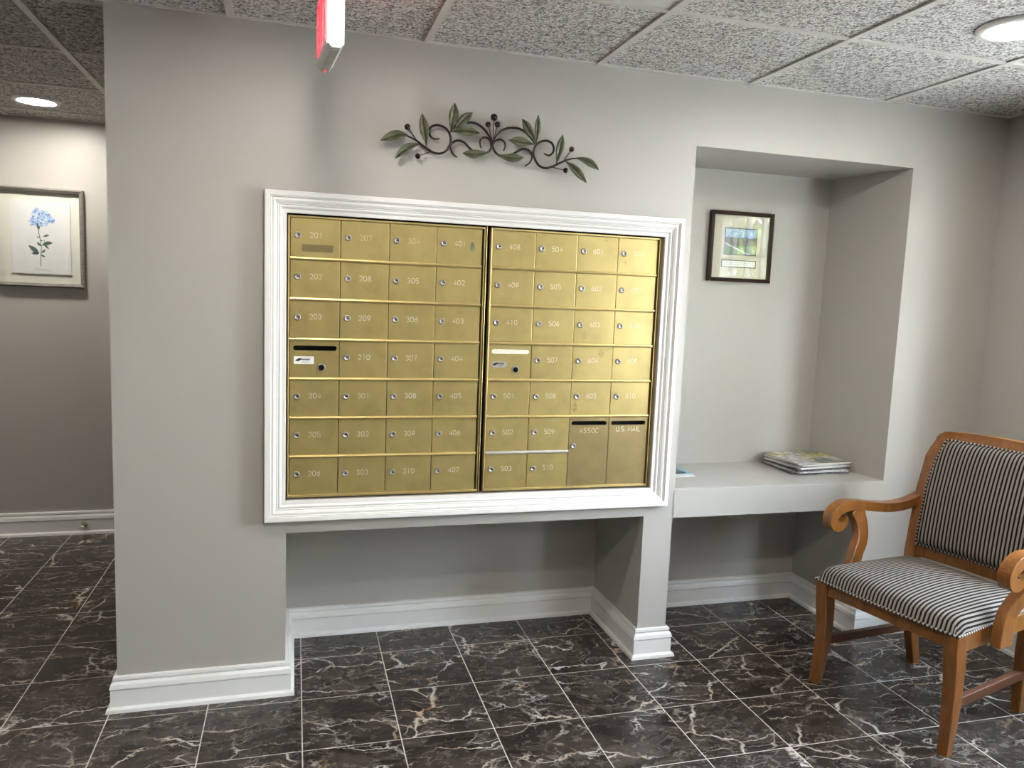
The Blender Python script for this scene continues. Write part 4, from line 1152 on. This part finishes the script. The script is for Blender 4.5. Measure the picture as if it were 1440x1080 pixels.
def build_exit():
    import math as _m
    A = Vector((-0.151, -0.572)); B = Vector((-0.1705, -0.322))
    d = (B-A); L = d.length; rz = math.atan2(d.y, d.x)-PI/2
    mid = (A+B)/2
    t = thing('exit_sign', 'white exit sign with red letters hanging from the ceiling, seen edge on', 'sign', (mid.x, mid.y, 2.03), rz)
    h = ZC-2.03-0.02; w = 0.0185; l = L/2
    prof = [(-w, 0.010), (-w+0.006, 0.0), (w-0.006, 0.0), (w, 0.010), (w, h-0.008), (w-0.006, h), (-w+0.006, h), (-w, h-0.008)]
    body = MB().poly_extrude(prof, lambda p, a: (p[0], a, p[1]), -l, l).obj('housing', M_SIGNW, t, bevel=0.003)
    MB().box(-w+0.008, w-0.008, -l+0.012, l-0.012, -0.0025, 0.001).obj('base_strip', M_SIGNG, t)
    MB().box(-0.002, 0.002, l-0.030, l-0.020, -0.004, -0.001).obj('test_button', M_RED, t)
    MB().box(-0.05, 0.05, -0.06, 0.06, h-0.001, h+0.0195).obj('canopy', M_SIGNW, t, bevel=0.004)
    # face plates with EXIT in thick red letters on both sides
    for s in (-1, 1):
        MB().box(s*w, s*(w+0.0035), -l+0.010, l-0.010, 0.012, h-0.012).obj('face_plate', M_SIGNW, t)
        lt = MB(); H0, H1 = 0.030, h-0.028; sw = 0.0145; cw = (2*l-0.04)/4
        x0, x1 = s*(w+0.0034), s*(w+0.0048)
        def u(q): return q if s < 0 else q
        def bar(a0, a1, z0, z1): lt.box(min(x0, x1), max(x0, x1), min(a0, a1), max(a0, a1), z0, z1)
        def slant(a0, a1):
            k = sw/2
            lt.hexa([(x0, a0-k, H0), (x0, a0+k, H0), (x1, a0+k, H0), (x1, a0-k, H0), (x0, a1-k, H1), (x0, a1+k, H1), (x1, a1+k, H1), (x1, a1-k, H1)])
        # reading direction: for the left face the reader looks along +x, so text runs towards -y
        sg = -1 if s < 0 else 1
        st = lambda i: sg*(-l+0.024+i*cw)
        e = st(0); W_ = sg*cw*0.78
        bar(e, e+sg*sw, H0, H1)
        for zz in (H0, (H0+H1)/2-sw/2, H1-sw): bar(e+sg*sw, e+W_, zz, zz+sw)
        x_ = st(1); slant(x_+sg*sw/2, x_+W_-sg*sw/2); slant(x_+W_-sg*sw/2, x_+sg*sw/2)
        i_ = st(2)+W_/2; bar(i_-sw/2, i_+sw/2, H0, H1)
        t_ = st(3); bar(t_, t_+W_, H1-sw, H1); bar(t_+W_/2-sw/2, t_+W_/2+sw/2, H0, H1-sw)
        lt.obj('letters', M_RED, t)
build_exit()

# ================================================================== SMALL THINGS
def build_doorstop():
    t = thing('door_stop', 'small brass door stop on the hallway baseboard', 'door stop', (-1.360, YH-0.021, 0.055))
    fn = lambda a, b, h: (a, -h, b)
    MB().lathe([(0.014, 0), (0.014, 0.004), (0.008, 0.008), (0.0065, 0.03), (0.0065, 0.055)], fn, 16).obj('post', M_NICKEL, t)
    MB().lathe([(0.010, 0.054), (0.0115, 0.058), (0.0115, 0.070), (0.008, 0.074)], fn, 16).obj('bumper', M_RUBBER, t)
build_doorstop()

def build_curtains():
    for y, hw, n, z0, lab in ((-1.58, 0.28, 8, 0.12, 'beige pleated curtain at the far side of the right wall window'),
                              (-0.545, 0.095, 5, 0.50, 'narrow beige curtain stacked at the mail wall side of the window')):
        t = thing('curtain', lab, 'curtain', (XR-(0.085 if hw > 0.2 else 0.045), y, z0))
        d = 0.022 if hw > 0.2 else 0.032
        H = 2.10-z0
        for k in (0,):
            MB().grid(lambda i, j: (d*math.sin(i*2*PI*n), -hw+2*hw*i, H*j), 120, 4).grid(lambda i, j: (d*math.sin(i*2*PI*n)+0.002, -hw+2*hw*i, H*j), 120, 4).obj('cloth', M_CURTAIN, t)
    r = thing('curtain_rod', 'brass curtain rod above the right wall window', 'curtain rod', (XR-0.085, -2.16, 2.125))
    MB().tube([(0, 0, 0), (0, 1.73, 0)], 0.012, 10).obj('rod', M_NICKEL, r)
    for y in (0.02, 1.71): MB().box(-0.004, 0.084, y-0.006, y+0.006, -0.008, 0.008).obj('bracket', M_NICKEL, r)
build_curtains()
